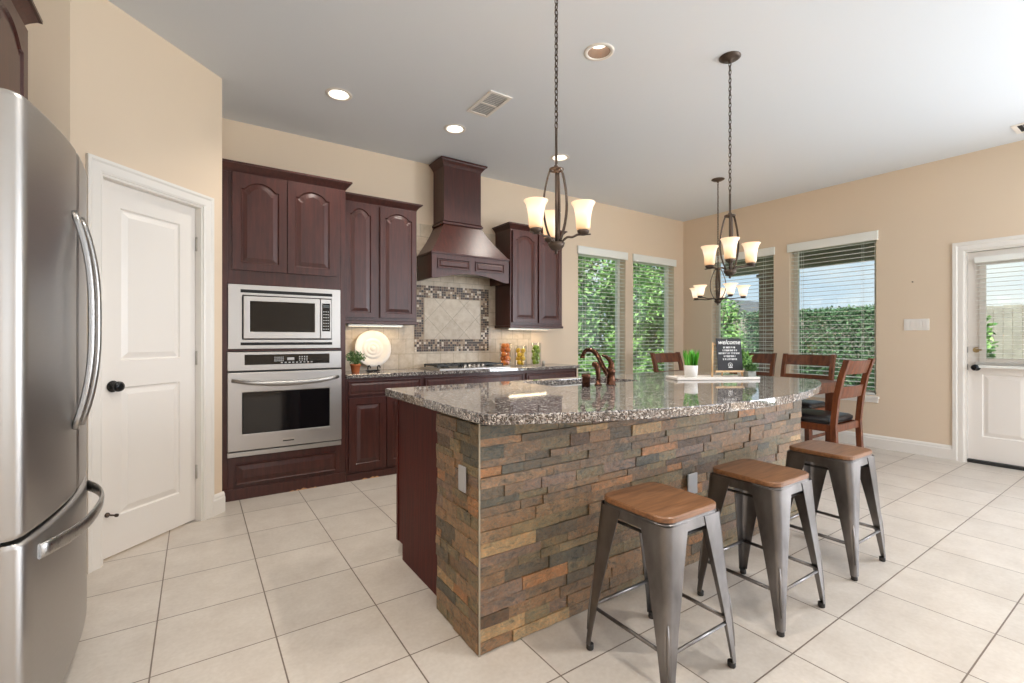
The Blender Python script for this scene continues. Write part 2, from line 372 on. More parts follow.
def panel(mb, x0, x1, z0, z1, yf, margin=0.055, arch=0.0, d=0.008, raise_w=0.03, K=13, sill=None):
    """rect region on plane y=yf facing -Y with a routed raised panel; arch>0 lifts the top"""
    def shape(u): return max(0.0, 1-(u/0.80)**2)**0.75 if abs(u) < 0.80 else 0.0
    def loop(ix, iz, iztop, y, ar):
        pts = [(x0+ix, y, z0+iz), (x1-ix, y, z0+iz)]
        for k in range(K):
            u = 1-2*k/(K-1); xx = (x0+x1)/2 + u*((x1-x0)/2-ix)
            pts.append((xx, y, z1-iztop-ar+ar*shape(u)))
        return pts
    top = margin
    l = [loop(0, 0, 0, yf, 0)]
    l.append(loop(margin, margin, top, yf, arch))
    l.append(loop(margin+0.006, margin+0.006, top+0.006, yf+d, arch))
    l.append(loop(margin+0.013, margin+0.013, top+0.013, yf+d, arch))
    l.append(loop(margin+0.013+raise_w, margin+0.013+raise_w, top+0.013+raise_w, yf+d*0.15, arch))
    o = len(mb.v); n = len(l[0])
    mb.add([p for q in l for p in q], [(a*n+i, a*n+(i+1)%n, (a+1)*n+(i+1)%n, (a+1)*n+i) for a in range(len(l)-1) for i in range(n)])
    mb.f.append([o+(len(l)-1)*n+i for i in range(n)]); mb.m.append(mb.mi); mb.sm.append(False)
def slab_sides(mb, x0, x1, z0, z1, yf, yb):
    mb.add([(x0,yf,z0),(x1,yf,z0),(x1,yf,z1),(x0,yf,z1),(x0,yb,z0),(x1,yb,z0),(x1,yb,z1),(x0,yb,z1)],
           [(0,4,5,1),(1,5,6,2),(2,6,7,3),(3,7,4,0),(4,7,6,5)])
def cab_door(parent, x0, x1, z0, z1, yf, arch=0.0, name='door', t=0.02, margin=0.05, m_=None, knob=False, raise_w=0.028):
    mb = MB(); panel(mb, x0, x1, z0, z1, yf, margin, arch, raise_w=raise_w); slab_sides(mb, x0, x1, z0, z1, yf, yf+t)
    return mb.build(name, m_ or M['cherry'], parent)

def crown(mb, x0, x1, yf, yb, z0, z1, out_=0.05, left=True, right=True):
    """crown moulding round a cabinet: stepped cove profile swept by stacked frusta"""
    prof = [(0.0, 0.0), (0.006, 0.0), (0.006, 0.12), (0.35, 0.45), (0.75, 0.75), (0.8, 0.82), (1.0, 0.82), (1.0, 1.0)]
    lp = []
    for p, h in prof:
        e = p*out_; z = z0+(z1-z0)*h
        lp.append([(x0-(e if left else 0), yf-e, z), (x1+(e if right else 0), yf-e, z), (x1+(e if right else 0), yb, z), (x0-(e if left else 0), yb, z)])
    mb.loops(lp)

# ------------------------------------------------------------------ the room
WX, WY, CZ = 6.235, 4.50, 3.01       # right wall, back wall, ceiling
LX, RY = -1.25, -3.2
TH = 0.16
DC = 3.67                             # the pantry wall runs along y = x + DC
PX0 = -(DC/ (1+0.1643)) * 0.1643      # left end of the pantry wall
PY0 = PX0 + DC
PX1 = 0.150; PY1 = PX1 + DC
mb = MB(); mb.box(LX-TH, WX+TH, RY-TH-0.4, WY+TH, -0.12, 0); smesh(mb, 'floor', M['tile_floor'])
# ceiling with round holes for the recessed cans
CANS = [(0.876, 3.582), (1.847, 3.609), (3.007, 3.595), (2.105, 2.135), (0.35, 1.5), (2.1, 0.3), (3.9, -0.3), (0.6, -1.0)]
CAN_R = 0.075
def ceiling():
    bm = bmesh.new(); edges = []
    def ring(pts, z):
        vs = [bm.verts.new((x, y, z)) for x, y in pts]
        return vs, [bm.edges.new((vs[i], vs[(i+1) % len(vs)])) for i in range(len(vs))]
    rect = [(LX-TH, RY-TH), (WX+TH, RY-TH), (WX+TH, WY+TH), (LX-TH, WY+TH)]
    _, e = ring(rect, CZ); edges += e
    holes = []
    for c in CANS:
        pts = [(c[0]+CAN_R*math.cos(2*PI*k/28), c[1]+CAN_R*math.sin(2*PI*k/28)) for k in range(28)]
        _, e = ring(pts, CZ); edges += e
    bmesh.ops.triangle_fill(bm, use_beauty=True, use_dissolve=False, edges=edges)
    r = bmesh.ops.extrude_face_region(bm, geom=bm.faces[:])
    for v_ in [g_ for g_ in r['geom'] if isinstance(g_, bmesh.types.BMVert)]: v_.co.z += 0.14
    bmesh.ops.recalc_face_normals(bm, faces=bm.faces)
    me = bpy.data.meshes.new('ceiling'); bm.to_mesh(me); bm.free(); me.materials.append(M['ceiling'])
    o = bpy.data.objects.new('ceiling', me); C.objects.link(o); o['kind'] = 'structure'
ceiling()

def wall_openings(name, along, pos, th, a0, a1, ops, z1=CZ, m_=None):
    """vertical wall; along='x' -> plane y=pos..pos+th ; along='y' -> plane x=pos..pos+th; ops = [(a,b,z0,z1)]"""
    mb = MB()
    def bx(p, q, zl, zh):
        if q-p < 1e-4 or zh-zl < 1e-4: return
        if along == 'x': mb.box(p, q, pos, pos+th, zl, zh)
        else: mb.box(pos, pos+th, p, q, zl, zh)
    cur = a0
    for a, b, zl, zh in sorted(ops):
        bx(cur, a, 0, z1); bx(a, b, 0, zl); bx(a, b, zh, z1); cur = b
    bx(cur, a1, 0, z1)
    return smesh(mb, name, m_ or M['wall'])
WZ0, WZ1 = 0.57, 2.36
BW = [(4.065, 4.945, WZ0, WZ1), (5.10, 6.01, WZ0, WZ1)]
RW = [(2.03, 2.94, WZ0, WZ1), (3.14, 4.02, WZ0, WZ1)]
PD = (0.42, 1.31, 0.0, 2.06)          # patio door opening in the right wall
wall_openings('wall_back', 'x', WY, TH, LX-TH, WX+TH, BW)
wall_openings('wall_right', 'y', WX, TH, RY-TH, WY, RW + [PD, (-2.78, -0.52, 0.33, 2.67)])  # last opening is unseen, added for the side fill lamp
wall_openings('wall_left', 'y', LX-TH, TH, RY-TH, PY0+0.4, [])
wall_openings('wall_rear', 'x', RY-TH, TH, LX, WX, [(-1.06, 0.16, 0.33, 2.77), (2.62, 5.78, 0.33, 2.77)])  # both openings are made up to hold the rear fill lamps
mb = MB(); mb.box(LX, PX0, PY0, PY0+0.12, 0, CZ); smesh(mb, 'wall_alcove', M['wall'])
# diagonal pantry wall, local frame: x along the wall, -y into the room
S2 = math.sqrt(2)
PLEN = (PX1-PX0)*S2
wp = struct('wall_pantry', (PX0, PY0, 0), R(45))
D0, D1, DZ = 0.145, 0.785, 2.075      # door opening
mb = MB(); mb.box(0, D0, 0, 0.12, 0, CZ); mb.box(D1, PLEN, 0, 0.12, 0, CZ); mb.box(D0, D1, 0, 0.12, DZ, CZ)
mb.build('wall_panel', M['wall'], wp)
mb = MB(); mb.box(PX1-0.08, PX1-0.001, PY1+0.06, WY, 0, CZ); smesh(mb, 'wall_pantry_return', M['wall'])

# pantry door
dr = struct('door_1', (PX0, PY0, 0), R(45))
def casing(x0, x1, zt, wd=0.075, th=0.018, foot=0.0):
    mb = MB()
    prof = [(0, 0), (0, -0.008), (0.012, -0.013), (0.05, -0.012), (0.06, -th), (wd, -th), (wd, 0)]
    lp = []
    # sweep: left leg, head, right leg mitred (profile offset measured outward from the opening)
    for st in range(4):
        row = []
        for o_, y_ in prof:
            if st == 0: row.append((x0-o_, y_, foot))
            elif st == 1: row.append((x0-o_, y_, zt+o_))
            elif st == 2: row.append((x1+o_, y_, zt+o_))
            else: row.append((x1+o_, y_, foot))
        lp.append(row)
    mb.loops(lp); return mb
casing(D0, D1, DZ).build('casing', M['trim'], dr)
mb = MB(); mb.box(D0, D0+0.012, 0.0, 0.12, 0, DZ); mb.box(D1-0.012, D1, 0.0, 0.12, 0, DZ); mb.box(D0+0.012, D1-0.012, 0.0, 0.12, DZ-0.012, DZ)
mb.build('jamb', M['trim'], dr)
def two_panel_leaf(x0, x1, z0, z1, yf, t, rows, stile=0.105):
    mb = MB(); zs = z0
    # rows = [(z_low, z_high)] panel regions; the remaining strips are flush
    edges = [z0] + [v for r_ in rows for v in r_] + [z1]
    st0, st1 = 0.125, 0.112
    mb.add([(x0,yf,z0),(x0+st0,yf,z0),(x0+st0,yf,z1),(x0,yf,z1)], [(0,1,2,3)])
    mb.add([(x1-st1,yf,z0),(x1,yf,z0),(x1,yf,z1),(x1-st1,yf,z1)], [(0,1,2,3)])
    for k in range(0, len(edges), 2):
        mb.add([(x0+st0,yf,edges[k]),(x1-st1,yf,edges[k]),(x1-st1,yf,edges[k+1]),(x0+st0,yf,edges[k+1])], [(0,1,2,3)])
    return mb
lf0, lf1 = D0+0.014, D1-0.014
mb = two_panel_leaf(lf0, lf1, 0.012, DZ-0.014, 0.045, 0.035, [(0.22, 0.93), (1.08, 1.93)])
for a, b in [(0.22, 0.93), (1.08, 1.93)]: panel(mb, lf0+0.125, lf1-0.112, a, b, 0.045, 0.0, 0, 0.011, 0.03)
slab_sides(mb, lf0, lf1, 0.012, DZ-0.014, 0.045, 0.08)
mb.build('door_leaf', M['door_white'], dr)
mb = MB(); c = (lf0+0.08, 0.045, 0.94)
mb.lathe_axis([(0.03, 0), (0.032, 0.005), (0.013, 0.008), (0.012, 0.022), (0.022, 0.030), (0.029, 0.040), (0.027, 0.052), (0.012, 0.058)], c, (0, -1, 0))
o = mb.build('door_knob', M['black_metal'], dr); o['label'] = 'black round door knob'
mb = MB(); mb.lathe_axis([(0.013, 0), (0.013, 0.008), (0.005, 0.009), (0.005, 0.05), (0.009, 0.051), (0.009, 0.062)], (lf0+0.05, 0.045, 0.245), (0.15, -1, 0.0), 12)
o = mb.build('door_stop', M['iron'], dr); o['label'] = 'dark rigid door stop peg'
for hz in (0.28, 1.03, 1.78):
    mb = MB(); mb.lathe([(0.007, 0), (0.007, 0.09)], (lf1+0.004, 0.036, hz), 10); mb.box(lf1-0.001, lf1+0.009, 0.035, 0.044, hz, hz+0.09)
    o = mb.build('hinge', M['nickel'], dr)
# baseboards
def base_profile(h=0.14, t=0.016): return [(0, 0), (t, 0), (t, h*0.72), (t*0.72, h*0.78), (t*0.75, h*0.86), (t*0.35, h*0.96), (0, h)]
mb = MB(); mb.prism([(-p, z) for p, z in base_profile()], 'x', D1+0.075, PLEN+0.012); o = mb.build('baseboard', M['trim'], wp)
mb = MB(); mb.prism([(WX-p, z) for p, z in base_profile()], 'y', PD[1]+0.078, WY-0.001)
# orient: prism 'y' takes (x,z)
smesh(mb, 'baseboard_right', M['trim'])
mb = MB(); mb.prism([(WX-p, z) for p, z in base_profile()], 'y', RY, PD[0]-0.078); smesh(mb, 'baseboard_right_front', M['trim'])
mb = MB(); mb.prism([(WY-p, z) for p, z in base_profile()], 'x', 3.66, WX-0.02); smesh(mb, 'baseboard_back', M['trim'])

# windows and blinds. local frame: opening centre bottom, x along wall, -y into the room
def window(n, loc, rz, wd, z0, z1):
    s_ = struct('window_%d' % n, loc, rz)
    h = wd/2
    mb = MB(); yo = 0.10
    fw_ = 0.05
    mb.box(-h, -h+fw_, yo, yo+0.05, z0, z1); mb.box(h-fw_, h, yo, yo+0.05, z0, z1); mb.box(-h+fw_, h-fw_, yo, yo+0.05, z0, z0+fw_); mb.box(-h+fw_, h-fw_, yo, yo+0.05, z1-fw_, z1)
    mb.build('window_frame', M['vinyl'], s_, 0.003)
    mb = MB(); mb.box(-h+fw_, h-fw_, yo+0.026, yo+0.03, z0+fw_, z1-fw_); mb.build('pane', M['pane'], s_)
    mb = MB(); mb.box(-h-0.03, h+0.03, -0.03, -0.0005, z0-0.03, z0-0.004); mb.box(-h-0.02, h+0.02, -0.014, -0.0005, z0-0.075, z0-0.03)
    mb.box(-h+0.0005, h-0.0005, -0.0005, yo, z0-0.0, z0+0.006)
    mb.build('window_sill', M['trim'], s_, 0.003)
    return s_
def blind(loc, rz, wd, z0, z1, label, pitch=0.0505, yc=0.032):
    t = thing('window_blind', label, 'blind', loc, rz, 'white horizontal window blinds')
    h = wd/2-0.012
    mb = MB(); mb.box(-wd/2-0.02, wd/2+0.02, -0.028, -0.014, z1-0.065, z1+0.03); mb.box(-wd/2-0.02, -wd/2-0.012, -0.014, -0.002, z1-0.065, z1+0.03); mb.box(wd/2+0.012, wd/2+0.02, -0.014, -0.002, z1-0.065, z1+0.03)
    mb.box(-wd/2-0.024, wd/2+0.024, -0.031, -0.003, z1+0.03, z1+0.036)
    mb.build('valance', M['blind'], t, 0.002)
    mb = MB(); mb.box(-h, h, yc-0.025, yc+0.025, z1-0.05, z1-0.008); mb.build('head_rail', M['blind'], t)
    mb = MB(); z = z1-0.08
    while z > z0+0.05:
        a = R(3); dy, dz = 0.025*math.cos(a), 0.025*math.sin(a)
        mb.hexa([(-h, yc-dy, z-dz-0.002), (h, yc-dy, z-dz-0.002), (h, yc+dy, z+dz-0.002), (-h, yc+dy, z+dz-0.002)],
                [(-h, yc-dy, z-dz+0.002), (h, yc-dy, z-dz+0.002), (h, yc+dy, z+dz+0.002), (-h, yc+dy, z+dz+0.002)])
        z -= pitch
    mb.build('slats', M['blind'], t)
    mb = MB(); mb.box(-h, h, yc-0.024, yc+0.024, z0+0.012, z0+0.03); mb.build('bottom_rail', M['blind'], t)
    for x in (-h*0.72, h*0.72):
        mb = MB()
        for y in (yc-0.0265, yc+0.0265): mb.box(x-0.0012, x+0.0012, y-0.0008, y+0.0008, z0+0.03, z1-0.05)
        mb.build('ladder_cord', M['blind'], t)
    return t
def win_and_blind(n, axis, a, b, z0, z1, label):
    c = (a+b)/2
    loc, rz = ((c, WY, 0), 0) if axis == 'x' else ((WX, c, 0), R(-90))
    window(n, loc, rz, b-a, z0, z1); return blind(loc, rz, b-a, z0, z1, label)
win_and_blind(1, 'x', *BW[0], 'white slatted blind on the leafy window nearest the kitchen cabinets')
win_and_blind(2, 'x', *BW[1], 'white slatted blind on the leafy window just left of the room corner')
win_and_blind(3, 'y', *RW[1], 'white slatted blind behind the chandeliers, brick column outside')
win_and_blind(4, 'y', *RW[0], 'white slatted blind on the wide window between light switches and dining chairs')
# corner boards of the reveals stay the wall itself

# patio door. local frame at the opening centre, x along wall (towards -Y world), -y into the room
pc = (PD[0]+PD[1])/2; ph = (PD[1]-PD[0])/2
pd_ = struct('door_2', (WX, pc, 0), R(-90))
casing(-ph, ph, PD[3], 0.088).build('casing', M['trim'], pd_)
mb = MB(); mb.box(-ph, -ph+0.014, 0, TH, 0, PD[3]); mb.box(ph-0.014, ph, 0, TH, 0, PD[3]); mb.box(-ph+0.014, ph-0.014, 0, TH, PD[3]-0.014, PD[3]); mb.build('jamb', M['trim'], pd_)
mb = MB(); mb.box(-ph+0.014, ph-0.014, 0.0, TH, 0.001, 0.03); o = mb.build('threshold', M['black_plastic'], pd_, 0.004); o['label'] = 'black door threshold'
x0, x1 = -ph+0.016, ph-0.016; z0, z1 = 0.034, PD[3]-0.018; yf = 0.03
gx0, gx1, gz0, gz1 = x0+0.10, x1-0.10, 0.985, 1.935
mb = MB()
mb.box(x0, gx0, yf, yf+0.042, z0, z1); mb.box(gx1, x1, yf, yf+0.042, z0, z1); mb.box(gx0, gx1, yf, yf+0.042, gz1, z1)
mid = (x0+x1)/2
mb.box(gx0, gx1, yf+0.012, yf+0.042, z0, gz0)
for (a, b) in [(gx0, mid-0.035), (mid+0.035, gx1)]:
    panel(mb, a, b, 0.26, 0.86, yf, 0.0, 0.0, 0.009, 0.03)
mb.box(gx0, gx1, yf, yf+0.012, z0, 0.26); mb.box(gx0, gx1, yf, yf+0.012, 0.86, gz0); mb.box(mid-0.035, mid+0.035, yf, yf+0.012, 0.26, 0.86)
mb.build('door_leaf', M['door_white'], pd_)
mb = MB()
for q in [(gx0-0.02, gx0+0.03, gz0-0.02, gz1+0.02), (gx1-0.03, gx1+0.02, gz0-0.02, gz1+0.02), (gx0+0.03, gx1-0.03, gz0-0.02, gz0+0.03), (gx0+0.03, gx1-0.03, gz1-0.03, gz1+0.02)]:
    mb.box(q[0], q[1], yf-0.012, yf, q[2], q[3])
mb.build('glass_frame', M['door_white'], pd_, 0.004)
mb = MB(); mb.box(gx0, gx1, yf+0.02, yf+0.024, gz0, gz1); mb.build('pane', M['pane'], pd_)
for z_, mm_, nm, rad in [(1.095, M['brass'], 'deadbolt', 0.026), (0.925, M['black_metal'], 'door_knob', 0.03)]:
    mb = MB()
    if nm == 'deadbolt':
        mb.lathe_axis([(rad, 0), (rad, 0.006), (0.02, 0.012), (0.008, 0.013), (0.008, 0.02)], (x0+0.06, yf, z_), (0, -1, 0)); mb.box(x0+0.056, x0+0.10, yf-0.03, yf-0.018, z_-0.007, z_+0.007)
    else: mb.lathe_axis([(rad, 0), (rad+0.002, 0.005), (0.012, 0.008), (0.011, 0.035), (0.024, 0.045), (0.03, 0.056), (0.027, 0.066), (0.012, 0.073)], (x0+0.06, yf, z_), (0, -1, 0))
    o = mb.build(nm, mm_, pd_); o['label'] = 'brass thumb turn deadbolt' if nm == 'deadbolt' else 'black round knob'
for z_ in (1.095, 0.925):
    mb = MB(); mb.box(-ph+0.0138, -ph+0.0165, 0.02, 0.04, z_-0.028, z_+0.028); mb.build('strike_plate', M['black_metal'], pd_)
# blind hanging on the patio door
db = thing('door_blind', 'white slatted blind hanging on the glazed patio door', 'blind', (WX, pc, 0), R(-90))
mb = MB(); mb.box(gx0-0.045, gx1+0.045, yf-0.06, yf-0.014, gz1-0.005, gz1+0.05); mb.build('head_rail', M['blind'], db, 0.003)
mb = MB(); z = gz1-0.03
while z > gz0+0.03:
    mb.box(gx0-0.035, gx1+0.035, yf-0.056, yf-0.016, z-0.0013, z+0.0013); z -= 0.042
mb.build('slats', M['blind'], db)
mb = MB(); mb.box(gx0-0.035, gx1+0.035, yf-0.055, yf-0.016, gz0-0.06, gz0-0.035)
for k in range(4): mb.box(gx0-0.035, gx1+0.035, yf-0.055, yf-0.017, gz0-0.03+k*0.008, gz0-0.027+k*0.008)
mb.build('bottom_rail', M['blind'], db)
for s_ in (gx0-0.01, gx1+0.01):
    mb = MB(); mb.box(s_-0.012, s_+0.012, yf-0.05, yf-0.013, gz0-0.062, gz0-0.061+0.002); mb.build('hold_down_bracket', M['blind'], db)
# light switch plate
sw = thing('switch_plate', 'white four-gang light switch plate on the right wall beside the patio door', 'light switch', (WX, 1.68, 1.35), R(-90))
mb = MB(); mb.box(-0.104, 0.104, -0.006, -0.0005, -0.06, 0.06); mb.build('plate', M['trim'], sw, 0.002)
for k in range(4):
    mb = MB(); xx = -0.069+k*0.046; mb.hexa([(xx-0.016, -0.009, -0.033), (xx+0.016, -0.009, -0.033), (xx+0.016, -0.0062, -0.033), (xx-0.016, -0.0062, -0.033)], [(xx-0.016, -0.012, 0.033), (xx+0.016, -0.012, 0.033), (xx+0.016, -0.0062, 0.033), (xx-0.016, -0.0062, 0.033)])
    mb.build('rocker', M['door_white'], sw)
mb = MB(); mb.lathe_axis([(0.004, 0), (0.0035, 0.018), (0.006, 0.019), (0.006, 0.022)], (WX, 1.71, 1.798), (-1, 0, 0), 10)
tag(mb.build('wall_nail', M['iron']), 'tiny nail in the bare wall above the light switches', 'nail')

# ------------------------------------------------------------------ tall oven cabinet and the back run
GAP = 0.002
tall = thing('oven_cabinet', 'tall dark cherry cabinet holding the microwave and wall oven', 'cabinet', (0, 0, 0))
TX0, TX1, TYF, TYB = 0.158, 1.040, 4.035, WY-0.003
mb = MB()
mb.box(TX0, 0.184, TYF+0.02, TYB, 0.0, 2.44); mb.box(1.006, TX1, TYF+0.02, TYB, 0.0, 2.44); mb.box(0.184, 1.006, TYB-0.02, TYB, 0, 2.44)
for z in (0.10, 0.296, 1.108, 1.622, 2.42): mb.box(0.184, 1.006, TYF+0.02, TYB-0.02, z, z+0.018)
mb.build('carcass', M['cherry'], tall)
mb = MB(); mb.box(TX0, 0.193, TYF, TYF+0.02, 0.0, 2.44); mb.box(0.998, TX1, TYF, TYF+0.02, 0.0, 2.44)
mb.box(0.193, 0.998, TYF, TYF+0.02, 0.0, 0.318); mb.box(0.193, 0.998, TYF, TYF+0.02, 1.106, 1.124); mb.box(0.193, 0.998, TYF, TYF+0.02, 1.610, 2.44)
mb.build('face_frame', M['cherry'], tall, 0.0015)
cab_door(tall, 0.222, 0.588, 1.715, 2.435, TYF-0.021, 0.055, margin=0.055)
cab_door(tall, 0.596, 0.962, 1.715, 2.435, TYF-0.021, 0.055, margin=0.055)
cab_door(tall, 0.245, 0.960, 0.115, 0.265, TYF-0.016, 0, 'drawer', 0.015, 0.004)
mb = MB(); crown(mb, TX0, TX1, TYF, TYB, 2.44, 2.512, 0.045, False, True); mb.build('crown_moulding', M['cherry'], tall)
mb = MB(); mb.box(TX0, TX1+0.0, TYF-0.012, TYF-0.0003, 0.0, 0.085); mb.build('base_trim', M['cherry'], tall, 0.003)
def chips(parent, x0, x1, y, n, nm='chipped_edge'):
    mb = MB(); rr = random.Random(int(x0*100))
    for k in range(n):
        x = x0+(x1-x0)*(k+rr.random()*0.6)/n; l = 0.02+rr.random()*0.035; h = 0.004+rr.random()*0.011
        mb.prism([(x, 0.001), (x+l, 0.001), (x+l*0.9, h*0.6), (x+l*0.5, h), (x+l*0.2, h*0.5)], 'y', y-0.004, y-0.0002)
    o = mb.build(nm, mat('bare chipped wood', srgb(205, 158, 112), 0.8), parent); o['label'] = 'pale bare wood where the trim has chipped'
chips(tall, 0.60, 0.80, TYF-0.012, 6)

# microwave
mw = thing('microwave', 'built-in stainless microwave above the wall oven', 'microwave', (0, 0, 0))
YA = TYF-0.012
mb = MB()
def frame(mb, x0, x1, z0, z1, ix0, ix1, iz0, iz1, y0, y1):
    O = [(x0, z0), (x1, z0), (x1, z1), (x0, z1)]; I = [(ix0, iz0), (ix1, iz0), (ix1, iz1), (ix0, iz1)]
    lp = [[(x, y, z) for x, z in q] for q, y in ((O, y0), (O, y1), (I, y1), (I, y0), (O, y0))]
    vs = [p for l in lp[:4] for p in l]; fs = []
    for a in range(4):
        for i in range(4):
            j = (i+1) % 4; b = (a+1) % 4; fs.append((a*4+i, a*4+j, b*4+j, b*4+i))
    mb.add(vs, fs)
frame(mb, 0.195, 0.996, 1.126, 1.608, 0.285, 0.925, 1.195, 1.530, YA, TYF-0.0008); mb.build('trim_kit', M['steel_h'], mw, 0.002)
for a_, b_ in ((1.548, 1.572), (1.153, 1.174)):
    mb = MB(); mb.box(0.275, 0.930, YA-0.0025, YA-0.0005, a_, b_); mb.build('vent_grille', M['dark_void'], mw)
mb = MB(); mb.box(0.287, 0.923, YA+0.002, TYF+0.38, 1.197, 1.528); mb.build('oven_box', M['black_plastic'], mw)
mb = MB(); frame(mb, 0.293, 0.832, 1.203, 1.522, 0.335, 0.792, 1.255, 1.485, YA-0.018, YA+0.0015); mb.build('door', M['steel_h'], mw, 0.003)
mb = MB(); mb.box(0.335, 0.792, YA-0.014, YA+0.0015, 1.255, 1.485); mb.build('door_glass', M['black'], mw)
mb = MB(); mb.box(0.836, 0.919, YA-0.018, YA+0.0015, 1.203, 1.522); cp = mb.build('control_panel', M['steel_h'], mw, 0.003)
mb = MB(); mb.box(0.848, 0.909, YA-0.0195, YA-0.0183, 1.262, 1.488); kp = mb.build('keypad', M['black'], mw)
mb = MB(); mb.box(0.855, 0.902, YA-0.0203, YA-0.0196, 1.452, 1.478); mb.build('display', mat('dim display', (0.05, 0.06, 0.06), 0.2), kp)
for r_ in range(7):
    for c_ in range(3):
        mb = MB(); mb.box(0.856+c_*0.017, 0.866+c_*0.017, YA-0.0203, YA-0.0196, 1.276+r_*0.0235, 1.284+r_*0.0235); mb.build('button', M['grey_print'], kp)
mb = MB(); mb.box(0.575, 0.632, YA-0.0195, YA-0.0183, 1.228, 1.24); mb.build('maker_badge', M['nickel'], mw)

# wall oven
ov = thing('wall_oven', 'stainless wall oven with bowed handle below the microwave', 'oven', (0, 0, 0))
mb = MB(); mb.box(0.196, 0.995, TYF+0.002-0.001, TYF+0.40, 0.330, 1.100); mb.build('oven_box', M['black_plastic'], ov)
mb = MB(); mb.box(0.190, 0.999, YA-0.016, TYF-0.0008, 0.962, 1.102); cp = mb.build('control_panel', M['steel_h'], ov, 0.004)
mb = MB(); mb.box(0.300, 0.905, YA-0.018, YA-0.0163, 1.005, 1.082); kp = mb.build('display', M['black'], cp, 0.004)
mb = MB()
for k in range(9): mb.box(0.545+k*0.027, 0.559+k*0.027, YA-0.0188, YA-0.0182, 1.014, 1.022)
for k in range(5):
    for r_ in range(3): mb.box(0.50+k*0.014, 0.508+k*0.014, YA-0.0188, YA-0.0182, 1.028+r_*0.014, 1.035+r_*0.014)
for k in range(4):
    for r_ in range(3): mb.box(0.675+k*0.018, 0.684+k*0.018, YA-0.0188, YA-0.0182, 1.030+r_*0.014, 1.037+r_*0.014)
mb.box(0.59, 0.64, YA-0.0188, YA-0.0182, 1.036, 1.056)
mb.build('touch_keys', M['grey_print'], kp) if False else mb.build('touch_keys', M['grey_print'], ov)
mb = MB(); frame(mb, 0.190, 0.999, 0.368, 0.950, 0.285, 0.905, 0.490, 0.800, YA-0.026, TYF-0.0008); mb.build('oven_door', M['steel_h'], ov, 0.005)
mb = MB(); mb.box(0.286, 0.904, YA-0.0245, YA-0.004, 0.491, 0.799); mb.build('door_glass', M['black'], ov, 0.003)
mb = MB(); pts = []
for k in range(17):
    u = -1+2*k/16; pts.append((0.595+u*0.375, YA-0.028-0.052*(1-u**4), 0.880-0.03*(1-u*u)+0.012))
mb.tube(pts, [0.014+0.006*(1-abs(-1+2*k/16)) for k in range(17)], 12); mb.build('handle', M['handle'], ov)
mb = MB(); mb.box(0.555, 0.64, YA-0.0275, YA-0.0262, 0.405, 0.433); mb.mi = 1; mb.box(0.557, 0.638, YA-0.0278, YA-0.0272, 0.407, 0.416); mb.build('maker_badge', [M['nickel'], M['dark_void']], ov)
mb = MB(); mb.box(0.190, 0.999, YA-0.014, TYF-0.0008, 0.324, 0.357); mb.build('bottom_trim', M['steel_h'], ov, 0.002)

# base cabinets
def base_unit(x0, x1, label, doors, drawers=1):
    t = thing('base_cabinet', label, 'cabinet', (x0, 0, 0), 0, 'base cabinets along the back wall')
    wd = x1-x0-0.001; zt = 0.866
    mb = MB(); mb.box(0, wd, TYF+0.02, WY-0.004, 0.0, zt); mb.build('carcass', M['cherry'], t)
    mb = MB(); mb.box(0, wd, TYF, TYF+0.0195, 0.0, zt); mb.build('face_frame', M['cherry'], t, 0.0015)
    mb = MB(); mb.box(0, wd, TYF-0.012, TYF-0.0003, 0.0, 0.06); mb.build('base_trim', M['cherry'], t, 0.003)
    e = 0.018
    n = drawers
    for k in range(n):
        a = e+(wd-2*e)*k/n+0.003; b = e+(wd-2*e)*(k+1)/n-0.003
        cab_door(t, a, b, 0.722, 0.842, TYF-0.019, 0, 'drawer', 0.018, 0.008, raise_w=0.014)
    for k in range(doors):
        a = e+(wd-2*e)*k/doors+0.003; b = e+(wd-2*e)*(k+1)/doors-0.003
        cab_door(t, a, b, 0.085, 0.700, TYF-0.021, 0, 'door', 0.02, 0.055)
    return t
b1 = base_unit(1.042, 1.73, 'dark cherry base cabinet between the tall oven cabinet and the island corner', 2, 1)
for ch in list(b1.children): pass
b2 = base_unit(1.73, 2.88, 'dark cherry base cabinet below the gas cooktop', 2, 1)
b3 = base_unit(2.88, 3.625, 'dark cherry base cabinet at the window end below the fruit vases', 2, 1)
chips(b1, 0.12, 0.26, TYF-0.012, 4)
mb = MB(); mb.box(1.042, 3.645, TYF-0.028, WY-0.003, 0.868, 0.900)
tag(mb.build('back_countertop', M['granite'], None, 0.004), 'speckled granite worktop running along the back wall', 'countertop')

# backsplash
mb = MB(); mb.box(1.041, 3.31, WY-0.010, WY-0.0005, 0.9005, 1.334); mb.box(1.745, 2.83, WY-0.010, WY-0.0005, 1.334, 2.38); mb.box(2.83, 3.31, WY-0.01, WY-0.0005, 1.334, 1.335)
mb.build('trim_1', M['trav'])['kind'] = 'structure'
sp_ = thing('mosaic_panel', 'brown mosaic border round a diagonal stone inset above the cooktop', 'tile panel', (0, 0, 0))
ox0, ox1, oz0, oz1 = 1.835, 2.716, 1.070, 1.752; ix0, ix1, iz0, iz1 = 1.945, 2.606, 1.200, 1.622
mb = MB(); mb.box(ix0, ix1, WY-0.016, WY-0.0105, iz0, iz1); mb.build('stone_inset', M['trav45'], sp_)
mb = MB(); frame(mb, ox0, ox1, oz0, oz1, ix0, ix1, iz0, iz1, WY-0.014, WY-0.0105); mb.mi = 1
rr = random.Random(3); p_ = 0.0255
nx = int(round((ox1-ox0)/p_)); nz = int(round((oz1-oz0)/p_)); px_ = (ox1-ox0)/nx; pz_ = (oz1-oz0)/nz
